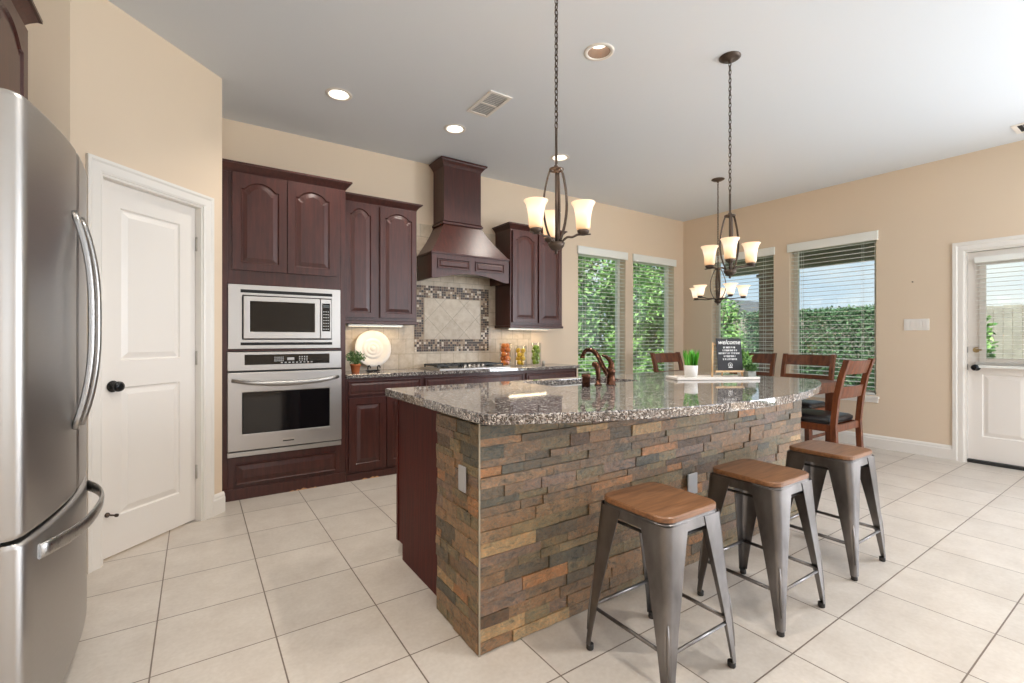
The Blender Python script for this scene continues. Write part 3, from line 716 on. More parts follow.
for i in range(nx):
    for j in range(nz):
        x = ox0+i*px_; z = oz0+j*pz_
        if ix0-0.012 < x+px_/2 < ix1+0.012 and iz0-0.012 < z+pz_/2 < iz1+0.012: continue
        mb.box(x+0.002, x+px_-0.002, WY-0.0165, WY-0.0145, z+0.002, z+pz_-0.002)
mb.build('mosaic_border', [M['grout'], M['mosaic']], sp_)

# wall cabinets
def wall_cabinet(x0, x1, zb, zt, label, left, arch=0.05):
    t = thing('wall_cabinet', label, 'cabinet', (x0, 0, 0), 0, 'wall cabinets beside the hood')
    wd = x1-x0; yf = 4.185
    mb = MB(); mb.box(0, wd, yf+0.02, WY-0.012, zb, zt); mb.build('carcass', M['cherry'], t)
    mb = MB(); mb.box(0, wd, yf, yf+0.0195, zb, zt); mb.build('face_frame', M['cherry'], t, 0.0015)
    h = wd/2
    if left: dd_ = ((0.02, h-0.012), (h+0.012, wd-0.02))
    else: dd_ = ((0.006, 0.274), (0.318, wd-0.012))
    for a_, b_ in dd_: cab_door(t, a_, b_, zb+0.03, zt-0.012, yf-0.021, arch, margin=0.042)
    mb = MB(); crown(mb, 0.0, wd, yf, WY-0.012, zt, zt+0.065, 0.045, left, True); mb.build('crown_moulding', M['cherry'], t)
    mb = MB(); mb.box(-0.012 if left else 0, wd+0.012, yf-0.012, WY-0.012, zb-0.028, zb-0.001); mb.build('light_rail', M['cherry'], t, 0.004)
    # under-cabinet light bar
    u = thing('light_bar', 'warm light bar under the ' + ('right' if left else 'left') + ' wall cabinet', 'light', (x0, 0, 0))
    mb = MB(); mb.box(0.08, wd-0.08, 4.33, 4.37, zb-0.044, zb-0.029); mb.build('housing', M['nickel'], u)
    mb = MB(); mb.box(0.09, wd-0.09, 4.334, 4.366, zb-0.0465, zb-0.0442); mb.build('lens', M['led'], u)
    lamp('under_cabinet_light', 'AREA', (x0+wd/2, 4.35, zb-0.05), 0.7, (1, 0.78, 0.5), (0, 0, 0), shape='RECTANGLE', size=wd-0.2, size_y=0.03)
    return t
wall_cabinet(1.062, 1.735, 1.362, 2.405, 'dark cherry wall cabinet between oven cabinet and range hood, arched doors', False)
wall_cabinet(2.806, 3.53, 1.350, 2.385, 'dark cherry wall cabinet between range hood and leafy window, arched doors', True)

# range hood
hd = thing('range_hood', 'dark cherry wooden range hood with flared skirt over the cooktop', 'range hood', (0, 0, 0))
CX0, CX1, CYF = 2.047, 2.473, 4.24
HX0, HX1, HYF = 1.868, 2.752, 4.134
YB_ = WY-0.011
mb = MB(); mb.box(CX0, CX1, CYF, YB_, 2.385, 2.93); mb.build('chimney', M['cherry'], hd, 0.002)
mb = MB(); crown(mb, CX0, CX1, CYF, YB_, 2.92, 3.0, 0.05); mb.build('crown_moulding', M['cherry'], hd)
mb = MB(); crown(mb, CX0, CX1, CYF, YB_, 2.372, 2.384, 0.014); mb.box(CX0-0.016, CX1+0.016, CYF-0.016, YB_, 2.352, 2.372); mb.build('neck_moulding', M['cherry'], hd)
mb = MB(); zt_, zb_ = 2.352, 2.045
lp = []
for k in range(9):
    u = k/8; e = u + 0.06*math.sin(PI*u)*-1
    z = zt_+(zb_-zt_)*u
    lp.append([(CX0+(HX0-CX0)*e, CYF+(HYF-CYF)*e, z), (CX1+(HX1-CX1)*e, CYF+(HYF-CYF)*e, z), (CX1+(HX1-CX1)*e, YB_, z), (CX0+(HX0-CX0)*e, YB_, z)])
mb.loops(lp); mb.build('flared_skirt', M['cherry'], hd)
mb = MB(); mb.box(HX0-0.008, HX1+0.008, HYF-0.008, YB_, 2.025, 2.045)
mb.build('skirt_moulding', M['cherry'], hd, 0.003)
mb = MB()   # apron with arched lower edge
xa0, xa1 = HX0, HX1; K = 17
top = [(xa1-(xa1-xa0)*k/(K-1), 2.025) for k in range(K)]
bot = [(xa0+(xa1-xa0)*k/(K-1), 1.79+0.06*max(0, 1-((-1+2*k/(K-1))/0.86)**2)) for k in range(K)]
mb.prism(bot+top, 'y', HYF, HYF+0.02)
mb.box(HX0, HX0+0.02, HYF+0.02, YB_, 1.79, 2.025); mb.box(HX1-0.02, HX1, HYF+0.02, YB_, 1.79, 2.025)
mb.build('apron', M['cherry'], hd)
hm = (HX0+HX1)/2
for a, b in [(HX0+0.06, hm-0.035), (hm+0.035, HX1-0.06)]:
    mb = MB(); panel(mb, a, b, 1.885, 1.985, HYF-0.012, 0.006, 0, 0.009, 0.012); slab_sides(mb, a, b, 1.885, 1.985, HYF-0.012, HYF-0.0005); mb.build('apron_panel', M['cherry'], hd)
mb = MB(); mb.box(HX0+0.021, HX1-0.021, HYF+0.021, YB_, 1.875, 1.89); mb.build('hood_liner', M['steel_h'], hd)

# cooktop
ck = thing('gas_cooktop', 'stainless gas cooktop with black grates set in the back worktop', 'cooktop', (2.29, 4.235, 0.9005))
mb = MB(); mb.box(-0.40, 0.40, -0.225, 0.225, 0, 0.014); mb.box(-0.385, 0.385, -0.21, 0.21, 0.014, 0.018); mb.build('cooktop_plate', M['steel_h'], ck, 0.004)
for gx, gw in ((-0.255, 0.115), (0.0, 0.115), (0.255, 0.115)):
    mb = MB()
    for yy in (-0.12, 0.02, 0.18): mb.box(gx-gw, gx+gw, yy-0.005, yy+0.005, 0.036, 0.05)
    for xx in (-gw, -gw*0.33, gw*0.33, gw): mb.box(gx+xx-0.005, gx+xx+0.005, -0.13, 0.19, 0.034, 0.048)
    for xx in (-gw, gw):
        for yy in (-0.12, 0.18): mb.box(gx+xx-0.006, gx+xx+0.006, yy-0.006, yy+0.006, 0.018, 0.04)
    mb.build('grate', M['black_plastic'], ck)
for bx_, by_ in ((-0.255, -0.05), (-0.255, 0.11), (0.0, 0.03), (0.255, -0.05), (0.255, 0.11)):
    mb = MB(); mb.lathe([(0.045, 0.018), (0.045, 0.026), (0.03, 0.028), (0.03, 0.033), (0.0, 0.034)], (bx_, by_, 0), 18, False); mb.build('burner', M['black_plastic'], ck)
for k in range(5):
    mb = MB(); mb.lathe([(0.02, 0.018), (0.02, 0.022), (0.016, 0.024), (0.015, 0.046), (0.012, 0.049)], (-0.10+k*0.05, -0.175, 0), 14); mb.build('knob', M['handle'], ck)

# white plate on its stand, potted herb
pl = thing('decorative_plate', 'large round white ribbed plate leaning on the backsplash', 'plate', (1.40, 4.405, 0.935))
q = R(-14)
def tilt(mb, ang, piv=(0,0,0)):
    Mx = Matrix.Translation(piv) @ Matrix.Rotation(ang, 4, 'X') @ Matrix.Translation([-c_ for c_ in piv])
    mb.v = [tuple(Mx @ Vector(p)) for p in mb.v]
mb = MB(); prof = [(0.0, 0.010), (0.025, 0.011), (0.032, 0.018), (0.04, 0.012), (0.06, 0.011), (0.067, 0.018), (0.075, 0.012), (0.10, 0.011), (0.107, 0.018), (0.115, 0.013), (0.15, 0.008), (0.185, 0.0), (0.188, 0.003), (0.13, 0.024), (0.0, 0.022)]
prof = [(r_, -z_) for r_, z_ in prof]
mb.lathe_axis([(r_, -z_) for r_, z_ in prof], (0, 0, 0.19), (0, 1, 0), 48, False); tilt(mb, R(-8)); mb.v = [(a_*0.93, b_, c_*0.93) for a_, b_, c_ in mb.v]
mb.build('plate_disc', mat('white glazed ceramic', srgb(236, 228, 218), 0.3), pl)
st = thing('plate_stand', 'black scrolled iron plate stand under the white plate', 'plate stand', (1.36, 4.33, 0.9005))
mb = MB()
for s_ in (-0.045, 0.045):
    pts = [(s_+0.012*math.cos(a), -0.045+0.0, 0.03+0.024*math.sin(a)) for a in [k*0.5 for k in range(12)]]
    mb.tube(pts, 0.006, 8)
    mb.tube([(s_, -0.045, 0.008), (s_, 0.0, 0.006), (s_, 0.05, 0.006)], 0.005, 8)
mb.tube([(-0.05, -0.02, 0.007), (0.05, -0.02, 0.007)], 0.006, 8)
mb.tube([(-0.05, 0.045, 0.006), (0.05, 0.045, 0.006)], 0.004, 8)
mb.build('scroll_frame', M['black_metal'], st)

def leaf_mat(name, c1, c2):
    m = mat(name, c1, 0.55); g = nd(m, 'ShaderNodeNewGeometry')
    lk(m, ramp(m, g.outputs['Random Per Island'], [(0, c1), (1, c2)]), bsdf(m).inputs['Base Color'])
    bsdf(m).inputs['Subsurface Weight'].default_value = 0.0
    return m
M['leaf_herb'] = leaf_mat('herb leaves', srgb(54, 88, 48), srgb(110, 150, 84))
M['leaf_bright'] = leaf_mat('bright grass', srgb(60, 150, 40), srgb(130, 210, 80))
M['leaf_bush'] = leaf_mat('bush leaves', srgb(70, 120, 60), srgb(160, 205, 120))
def leaf(mb, p, d, n, l, w_):
    p = Vector(p); d = Vector(d).normalized(); s_ = d.cross(Vector(n)).normalized()
    if s_.length < 0.1: s_ = Vector((1, 0, 0))
    nn = s_.cross(d)
    mb.add([p, p+d*l*0.5+s_*w_*0.5+nn*l*0.06, p+d*l, p+d*l*0.5-s_*w_*0.5+nn*l*0.06], [(0, 1, 2, 3)])
def rdir(rr):
    while True:
        v_ = Vector((rr.uniform(-1, 1), rr.uniform(-1, 1), rr.uniform(-1, 1)))
        if 0.1 < v_.length < 1: return v_.normalized()
def herb(name, label, loc, pr, phh, potm, fr_, fh, nleaf, lm, pot_square=False, seed=1, ll=0.02):
    t = thing(name, label, 'plant', loc); rr = random.Random(seed)
    mb = MB()
    if not pot_square: mb.lathe([(pr*0.72, 0), (pr*0.95, phh*0.8), (pr*1.02, phh*0.8), (pr*1.04, phh), (pr*0.9, phh), (pr*0.88, phh*0.88), (0.0, phh*0.86)], (0, 0, 0), 24, False)
    mb.add([(pr*0.7*math.cos(2*PI*i/12), pr*0.7*math.sin(2*PI*i/12), 0.0005) for i in range(12)], [tuple(range(12))])
    mb.build('pot', potm, t)
    mb = MB()
    for k in range(nleaf//14):
        a = rr.uniform(0, 2*PI); r_ = fr_*0.5*rr.random(); tip = (r_*1.5*math.cos(a), r_*1.5*math.sin(a), phh+fh*rr.uniform(0.4, 0.85))
        mb.tube([(r_*0.3*math.cos(a), r_*0.3*math.sin(a), phh*0.85), tip], 0.0016, 5)
    mb.build('stems', lm, t)
    mb = MB()
    for k in range(nleaf):
        d = rdir(rr); rad = rr.uniform(0.35, 1.0)
        p = (d.x*fr_*rad, d.y*fr_*rad, phh+fh*0.5+d.z*fh*0.5*rad)
        leaf(mb, p, rdir(rr)+Vector((0, 0, 0.4))+d*0.6, rdir(rr), ll*rr.uniform(0.7, 1.3), ll*0.6)
    mb.build('foliage', lm, t)
    return t
M['terracotta'] = mat('terracotta', srgb(196, 112, 66), 0.75)
herb('potted_herb', 'small leafy herb in a terracotta pot beside the oven cabinet', (1.185, 4.26, 0.9005), 0.045, 0.075, M['terracotta'], 0.085, 0.115, 420, M['leaf_herb'], seed=5)

# fruit vases
mglass = M['pane'].copy(); mglass.name = 'clear vase glass'
mglass.node_tree.nodes['Transparent BSDF'].inputs['Color'].default_value = (0.985, 0.99, 0.99, 1)
def fruit_mat(nm, col):
    m = mat(nm, col, 0.4); n = nd(m, 'ShaderNodeTexNoise', Scale=120.0); lk(m, coords(m), n.inputs['Vector']); bump(m, n.outputs['Fac'], 0.2, 0.002); return m
FR = {'orange': (fruit_mat('orange peel', srgb(240, 130, 20)), (1, 1, 0.95)), 'lemon': (fruit_mat('lemon peel', srgb(246, 200, 25)), (0.86, 0.86, 1.06)), 'lime': (fruit_mat('lime peel', srgb(140, 170, 40)), (0.95, 0.95, 1.05))}
def vase(x, y, kind, label, hgt, rad, fr_, ncount):
    z0 = 0.9005
    mb = MB(); mb.lathe([(0.0, 0), (rad*0.98, 0), (rad, 0.006), (rad, hgt), (rad-0.003, hgt), (rad-0.003, 0.010), (0, 0.010)], (x, y, z0), 28, False)
    tag(mb.build('glass_vase', mglass), label, 'vase')
    rr = random.Random(hash(kind) % 97 if False else len(kind)*7)
    mm_, s3 = FR[kind]
    mb = MB(); mb.sphere((0, 0, 0), fr_, 16, 10, s3)
    if kind == 'lemon': mb.lathe([(0.009, -0.005), (0.004, 0.002), (0.0, 0.003)], (0, 0, fr_*1.05), 8, False)
    first = mb.build(kind, mm_)
    group = {'orange': 'oranges in the left glass vase', 'lemon': 'lemons in the middle glass vase', 'lime': 'green limes in the right glass vase'}[kind]
    label_f = {'orange': 'orange piled inside the left glass vase', 'lemon': 'yellow lemon piled inside the middle glass vase', 'lime': 'green lime piled inside the right glass vase'}[kind]
    cen = rad-0.004-fr_-(0.005 if kind == 'lemon' else 0)
    z = z0+0.011+fr_
    k = 0; ang = 0.4
    step = fr_*(1.02 if cen > fr_*0.6 else 1.25)
    for k in range(ncount):
        o = first if k == 0 else first.copy()
        if k: C.objects.link(o)
        o.location = (x+cen*math.cos(ang), y+cen*math.sin(ang), z)
        o.rotation_euler = (rr.uniform(-1.4, 1.4) if kind == 'lemon' else 0, rr.uniform(-0.5, 0.5), rr.uniform(0, 3)) if kind != 'orange' else (0, 0, rr.uniform(0, 6))
        tag(o, label_f, 'fruit', group)
        if cen > fr_*0.95:      # two per layer
            if k % 2 == 0: ang += PI
            else: ang += PI/2; z += fr_*1.5
        else:
            dxy = 2*cen*math.sin(R(155)/2); z += math.sqrt(max(0, (2*fr_*0.99)**2-dxy**2)) ; ang += R(155)
vase(2.785, 4.25, 'orange', 'clear glass vase of oranges on the back worktop', 0.255, 0.066, 0.0305, 10)
vase(2.975, 4.23, 'lemon', 'clear glass vase of lemons between the orange and lime vases', 0.225, 0.070, 0.029, 8)
vase(3.20, 4.25, 'lime', 'clear glass vase of green limes nearest the leafy window', 0.255, 0.060, 0.0275, 10)
sm = thing('salt_shaker', 'small grey shaker beside the vase of limes', 'shaker', (3.36, 4.32, 0.9005))
mb = MB(); mb.lathe([(0.018, 0), (0.02, 0.03), (0.013, 0.045), (0.0, 0.047)], (0, 0, 0), 14); mb.build('body', M['nickel'], sm)

# ------------------------------------------------------------------ island
IX0, IX1, IY0, IY1, IH = 0.885, 3.405, 1.53, 2.46, 0.888
isl = thing('kitchen_island', 'kitchen island faced with stacked slate ledger stone', 'island', (0, 0, 0))
mb = MB(); mb.box(IX0+0.02, IX1-0.02, IY0+0.02, 1.905, 0.0, IH); mb.box(0.955, IX1-0.02, 1.905, 2.0, 0.0, IH)
mb.build('stone_backing', M['mortar'], isl)
# sink needs room, so the cabinet body is an open box
mb = MB()
mb.box(0.95, IX1-0.021, 2.44, IY1, 0.10, IH); mb.box(0.95, IX1-0.021, 2.001, 2.44, 0.10, 0.118); mb.box(IX1-0.04, IX1-0.021, 2.001, 2.44, 0.118, IH); mb.box(0.95, IX1-0.04, 2.38, 2.395, 0.0, 0.10)
mb.build('cabinet_body', M['cherry'], isl)
mb = MB(); mb.prism([(1.912, 0), (2.44, 0), (2.44, 0.085), (2.52, 0.085), (2.52, IH), (1.912, IH)], 'x', 0.930, 0.949)
mb.box(0.926, 0.930, 2.495, 2.522, 0.085, IH)
mb.build('end_panel', M['cherry_panel'], isl)
def ledger():
    rr = random.Random(11); courses = []; z = 0.003
    while z < IH-0.02:
        h = rr.choice([0.030, 0.036, 0.040, 0.046, 0.052]); courses.append((z, min(h, IH-z))); z += h
    mb = MB()
    for (z, h) in courses:
        # end wall (x = IX0), from y=IY0 to 2.0
        y = IY0+0.008; 
        while y < 1.905:
            l = rr.uniform(0.06, 0.20); l = min(l, 1.91-y)
            if 1.91-(y+l) < 0.04: l = 1.91-y
            d = rr.uniform(-0.003, 0.006)
            blk(mb, rr, 'x', y, y+l, z, z+h, IX0-d, IX0+0.022); y += l
        x = IX0+0.004
        while x < IX1-0.005:
            l = rr.uniform(0.08, 0.30); l = min(l, IX1-x)
            if IX1-(x+l) < 0.05: l = IX1-x
            d = rr.uniform(-0.003, 0.006)
            blk(mb, rr, 'y', x, x+l, z, z+h, IY0-d, IY0+0.022); x += l
        y = IY0+0.02
        while y < 1.99:
            l = min(rr.uniform(0.08, 0.25), 2.0-y)
            blk(mb, rr, 'X', y, y+l, z, z+h, IX1+rr.uniform(-0.004, 0.008), IX1-0.022); y += l
    return mb
def blk(mb, rr, ax, a0, a1, z0, z1, f, b):
    """one hewn stone: face subdivided and jittered a little"""
    g = 0.0007; a0 += g; a1 -= g; z0 += g; z1 -= g
    if a1-a0 < 0.008: return
    nseg = max(1, int((a1-a0)/0.05)); top = []; bot = []
    sgn = 1 if b > f else -1
    pts = []
    for k in range(nseg+1):
        a = a0+(a1-a0)*k/nseg
        j1 = rr.uniform(0, 0.0045)*sgn; j2 = rr.uniform(0, 0.0045)*sgn
        pts.append((a, f+j1, z0)); pts.append((a, f+j2, z1)); pts.append((a, b, z0)); pts.append((a, b, z1))
    def P(p):
        return (p[1], p[0], p[2]) if ax in 'xX' else (p[0], p[1], p[2])
    fs = []
    for k in range(nseg):
        o = 4*k; fs += [(o, o+4, o+5, o+1), (o+1, o+5, o+7, o+3), (o+2, o+6, o+4, o)]
    o = 4*nseg; fs += [(0, 1, 3, 2), (o, o+2, o+3, o+1)]
    mb.add([P(p) for p in pts], fs)
ledger().build('stone_cladding', M['ledger'], isl)
mb = MB(); mb.box(IX0-0.0015, IX0+0.004, IY0-0.0015, IY0+0.004, 0.0, IH); mb.build('corner_grout', M['corner_grout'], isl)
M['outlet'] = mat('grey outlet plastic', srgb(170, 170, 172), 0.4)
def outlet(label, fn):
    mb = MB(); fn(mb)
    o = mb.build('outlet_cover', M['outlet'], isl, 0.002); o['label'] = label
outlet('pale grey outlet cover on the end wall', lambda mb: mb.box(IX0-0.019, IX0-0.012, 1.610, 1.665, 0.60, 0.70))
outlet('pale grey outlet cover on the long wall', lambda mb: mb.box(2.135, 2.215, IY0-0.019, IY0-0.012, 0.38, 0.49))

# island worktop with curved seating side and a sink cut-out
CTZ0, CTZ1 = 0.8885, 0.928
ax0, ax1 = 0.858, 3.47; ym = 1.452; sag = 0.335; cxm = 2.16
def arc_pts():
    halfc = (ax1-ax0)/2; cx_ = (ax0+ax1)/2; rad = (halfc**2+sag**2)/(2*sag); cy = ym-sag+rad
    a_ = math.asin(halfc/rad); pts = []
    for k in range(41):
        t_ = -a_+2*a_*k/40; pts.append((cx_+rad*math.sin(t_), cy-rad*math.cos(t_)))
    return pts
outer = [(ax0, 2.50), (ax0+0.02, 2.52)][:1]
outer = [(ax0+0.012, 2.522), (ax0, 2.51)]
ap = arc_pts()
outer += [(ax0, ym+0.03)] + [(ax0+0.012, ym-0.006)] + ap[1:-1] + [(ax1+0.012, ym+0.04), (ax1+0.02, ym+0.09), (ax1+0.02, 2.50), (ax1, 2.522)]
SX0, SX1, SY0, SY1 = 1.70, 2.41, 2.06, 2.43
hole = []
for cx_, cy_, a_0 in ((SX1-0.05, SY1-0.05, 0), (SX0+0.05, SY1-0.05, 90), (SX0+0.05, SY0+0.05, 180), (SX1-0.05, SY0+0.05, 270)):
    for k in range(7): a_ = R(a_0+90*k/6); hole.append((cx_+0.05*math.cos(a_), cy_+0.05*math.sin(a_)))
def slab_with_hole(name, outer, hole, z0, z1, m_):
    bm = bmesh.new(); es = []
    for pts in (outer, hole):
        vs = [bm.verts.new((x, y, z0)) for x, y in pts]; es += [bm.edges.new((vs[i], vs[(i+1) % len(vs)])) for i in range(len(vs))]
    bmesh.ops.triangle_fill(bm, use_beauty=True, use_dissolve=False, edges=es)
    bmesh.ops.dissolve_limit(bm, angle_limit=0.01, verts=bm.verts[:], edges=bm.edges[:]) if False else None
    r_ = bmesh.ops.extrude_face_region(bm, geom=bm.faces[:])
    for v_ in [g_ for g_ in r_['geom'] if isinstance(g_, bmesh.types.BMVert)]: v_.co.z = z1
    bmesh.ops.recalc_face_normals(bm, faces=bm.faces)
    me = bpy.data.meshes.new(name); bm.to_mesh(me); bm.free(); me.materials.append(m_)
    o = bpy.data.objects.new(name, me); C.objects.link(o)
    b = o.modifiers.new('bevel', 'BEVEL'); b.width = 0.004; b.segments = 2; b.limit_method = 'ANGLE'; b.angle_limit = R(60)
    return o
tag(slab_with_hole('island_countertop', outer, hole, CTZ0, CTZ1, M['granite']), 'polished speckled granite worktop with bowed front on the stone island', 'countertop')
mb = MB()
def rrect(x0, x1, y0, y1, r_, z, n=7):
    pts = []
    for cx_, cy_, a_0 in ((x1-r_, y1-r_, 0), (x0+r_, y1-r_, 90), (x0+r_, y0+r_, 180), (x1-r_, y0+r_, 270)):
        for k in range(n): a_ = R(a_0+90*k/(n-1)); pts.append((cx_+r_*math.cos(a_), cy_+r_*math.sin(a_), z))
    return pts
g_ = 0.004
mb.loops([rrect(SX0-0.003, SX1+0.003, SY0-0.003, SY1+0.003, 0.05, CTZ0-0.002), rrect(SX0+0.001, SX1-0.001, SY0+0.001, SY1-0.001, 0.05, CTZ0-0.004), rrect(SX0+0.01, SX1-0.01, SY0+0.01, SY1-0.01, 0.05, 0.74), rrect(SX0+0.05, SX1-0.05, SY0+0.05, SY1-0.05, 0.05, 0.715), rrect(SX0+0.3, SX1-0.3, SY0+0.15, SY1-0.15, 0.02, 0.712)], True, False, True)
o = mb.build('sink_basin', mat('sink steel', srgb(215, 213, 210), 0.3, 0.8), None); so = o.modifiers.new('thick', 'SOLIDIFY'); so.thickness = 0.0015
tag(o, 'undermount stainless sink basin set in the island worktop', 'sink')

# faucet set
fz = CTZ1+0.0005
fa = thing('kitchen_faucet', 'bronze single-handle faucet with high curved spout on the island', 'faucet', (2.035, 1.965, fz))
mb = MB(); mb.lathe([(0.03, 0), (0.03, 0.006), (0.025, 0.01), (0.024, 0.07), (0.027, 0.075), (0.027, 0.088), (0.02, 0.1), (0.0, 0.104)], (0, 0, 0), 24); mb.build('body', M['bronze'], fa)
mb = MB(); pts = [(0, 0.015, 0.045), (0, 0.05, 0.085), (0, 0.085, 0.135), (0, 0.115, 0.175), (0, 0.15, 0.198), (0, 0.19, 0.203), (0, 0.225, 0.192), (0, 0.243, 0.165), (0, 0.245, 0.150)]
def smooth_pts(pts, n=4):
    out_ = []; P = [Vector(p) for p in pts]
    for i in range(len(P)-1):
        p0 = P[max(i-1, 0)]; p1 = P[i]; p2 = P[i+1]; p3 = P[min(i+2, len(P)-1)]
        for k in range(n):
            t_ = k/n; out_.append(0.5*((2*p1)+(-p0+p2)*t_+(2*p0-5*p1+4*p2-p3)*t_*t_+(-p0+3*p1-3*p2+p3)*t_**3))
    out_.append(P[-1]); return out_
sp = smooth_pts(pts); mb.tube(sp, [0.016-0.004*k/len(sp) for k in range(len(sp)-6)]+[0.013, 0.014, 0.0155, 0.017, 0.017, 0.016], 12); mb.build('spout', M['bronze'], fa)
mb = MB(); sp = smooth_pts([(0, 0.0, 0.095), (0, -0.004, 0.12), (0, 0.010, 0.145), (0, 0.035, 0.163), (0, 0.07, 0.172)])
mb.tube(sp, [0.0215-0.015*k/(len(sp)-1) for k in range(len(sp))], 12); mb.build('lever_handle', M['bronze'], fa)
sd = thing('side_sprayer', 'bronze side sprayer between the faucet and the short cap', 'sprayer', (1.965, 2.0, fz))
mb = MB(); mb.lathe([(0.022, 0), (0.022, 0.006), (0.014, 0.012), (0.013, 0.03)], (0, 0, 0), 18); mb.build('base', M['bronze'], sd)
mb = MB(); sp = smooth_pts([(0, 0, 0.03), (0, 0, 0.07), (0, 0.004, 0.1), (0, 0.018, 0.118), (0, 0.036, 0.118)]); mb.tube(sp, [0.012, 0.012, 0.013, 0.014, 0.015, 0.016, 0.016, 0.017, 0.018, 0.018, 0.019, 0.02, 0.02, 0.02, 0.02, 0.019, 0.018][:len(sp)], 12); mb.build('spray_head', M['bronze'], sd)
mb = MB(); mb.lathe([(0.024, 0), (0.024, 0.055), (0.026, 0.058), (0.026, 0.07), (0.02, 0.074), (0.0, 0.074)], (1.835, 1.965, fz), 22)
tag(mb.build('air_gap_cap', M['bronze']), 'short bronze cylinder cap left of the faucet', 'faucet cap')

# tray with plants and the welcome sign
TA = R(-28)
trx, try_ = 2.91, 1.875
tz = CTZ1+0.0005
tr_ = thing('serving_tray', 'long white rectangular tray on the island worktop', 'tray', (trx, try_, tz), TA)
mb = MB(); mb.box(-0.275, 0.275, -0.075, 0.075, 0, 0.010); mb.build('tray_base', M['door_white'], tr_, 0.002)
mb = MB(); frame_z(mb, -0.29, 0.29, -0.09, 0.09, -0.2755, 0.2755, -0.0755, 0.0755, 0, 0.018); mb.build('tray_rim', M['door_white'], tr_, 0.003)
def tl(u, v_, dz=0.0108): return (trx+u*math.cos(TA)-v_*math.sin(TA), try_+u*math.sin(TA)+v_*math.cos(TA), tz+dz)
M['white_pot'] = mat('white ribbed pot', srgb(222, 220, 216), 0.5)
gp = thing('potted_grass', 'bright green faux grass in a small white pot on the tray', 'plant', tl(-0.15, 0.0))
mb = MB(); mb.lathe([(0.0, 0), (0.040, 0), (0.045, 0.082), (0.041, 0.083), (0.040, 0.07), (0, 0.068)], (0, 0, 0), 28, False); mb.build('pot', M['white_pot'], gp)
mb = MB(); rr = random.Random(4)
for k in range(150):
    a = rr.uniform(0, 2*PI); r_ = 0.036*math.sqrt(rr.random()); b = Vector((r_*math.cos(a), r_*math.sin(a), 0.068)); sprd = rr.uniform(0.1, 0.7)
    tip = b+Vector((math.cos(a)*r_*sprd, math.sin(a)*r_*sprd, rr.uniform(0.075, 0.13))); mid_ = (b+tip)/2+Vector((0, 0, 0.01)); s_ = Vector((-math.sin(a+1), math.cos(a+1), 0))*0.0035
    mb.add([b-s_, b+s_, mid_+s_*1.2, tip, mid_-s_*1.2], [(0, 1, 2, 3, 4)])
mb.build('grass_blades', M['leaf_bright'], gp)
# easel + sign
ea = thing('tabletop_easel', 'small pine easel standing on the tray', 'easel', tl(0.105, -0.025), TA)
mb = MB()
mb.tube([(-0.118, 0.0, 0.006), (-0.094, 0.033, 0.235)], 0.0075, 4); mb.build('leg', M['pine'], ea)
mb = MB(); mb.tube([(0.10, 0.0, 0.006), (0.072, 0.033, 0.235)], 0.0075, 4); mb.build('leg', M['pine'], ea)
mb = MB(); mb.tube([(0.0, 0.082, 0.006), (0.0, 0.040, 0.235)], 0.007, 4); mb.build('leg', M['pine'], ea)
mb = MB(); mb.box(-0.10, 0.10, -0.022, -0.002, 0.036, 0.048); mb.build('ledge', M['pine'], ea, 0.001)
mb = MB(); mb.tube([(-0.08, 0.034, 0.222), (0.07, 0.034, 0.222)], 0.006, 4); mb.build('crossbar', M['pine'], ea)
sg = thing('welcome_sign', 'small black chalkboard sign with white welcome lettering on the pine easel', 'sign', tl(0.105, -0.025), TA)
M['chalkboard'] = mat('chalkboard', srgb(38, 38, 42), 0.7); M['chalk'] = mat('chalk white', (0.85, 0.85, 0.85), 0.8)
tan = 0.035/0.262
def onboard(mb):
    """shear-free lean: rotate the flat sign back about its foot"""
    Mx = Matrix.Translation((0.006, -0.012, 0.0485)) @ Matrix.Rotation(-math.atan(tan), 4, 'X'); mb.v = [tuple(Mx @ Vector(p)) for p in mb.v]; return mb
mb = MB(); mb.box(-0.089, 0.089, -0.003, 0.003, 0, 0.218); onboard(mb).build('board', M['chalkboard'], sg, 0.001)
def text_mb(txt, size, x, z, shear=0.0, bold=0.0):
    cu = bpy.data.curves.new('t', 'FONT'); cu.body = txt; cu.size = size; cu.align_x = 'CENTER'; cu.shear = shear; cu.extrude = 0.0004; cu.offset = bold; cu.resolution_u = 3
    ob = bpy.data.objects.new('t', cu); C.objects.link(ob); bpy.context.view_layer.update()
    me = ob.evaluated_get(bpy.context.evaluated_depsgraph_get()).to_mesh()
    mb = MB(); mb.add([(x+v_.co.x, -0.0036-v_.co.z, z+v_.co.y) for v_ in me.vertices], [tuple(p.vertices) for p in me.polygons])
    bpy.data.objects.remove(ob); bpy.data.curves.remove(cu); return mb
onboard(text_mb('welcome', 0.044, 0.0, 0.178, 0.35, 0.0003)).build('lettering', M['chalk'], sg)
def scribble(n, wd, z, h, seed):
    rr = random.Random(seed); mb = MB(); x = -wd/2
    while x < wd/2-0.004:
        lw = rr.uniform(0.005, 0.009)
        if rr.random() < 0.15: x += 0.005
        k = rr.choice([0, 1, 2]); s_ = 0.0022; y0, y1 = -0.0042, -0.0031
        mb.box(x, x+s_, y0, y1, z, z+h)
        if k: mb.box(x+lw-0.004, x+lw-0.004+s_, y0, y1, z, z+h)
        if k != 1: mb.box(x, x+lw-0.002, y0, y1, z+h-s_, z+h)
        if k != 0: mb.box(x, x+lw-0.002, y0, y1, z+h*0.45, z+h*0.45+s_)
        x += lw
    return mb
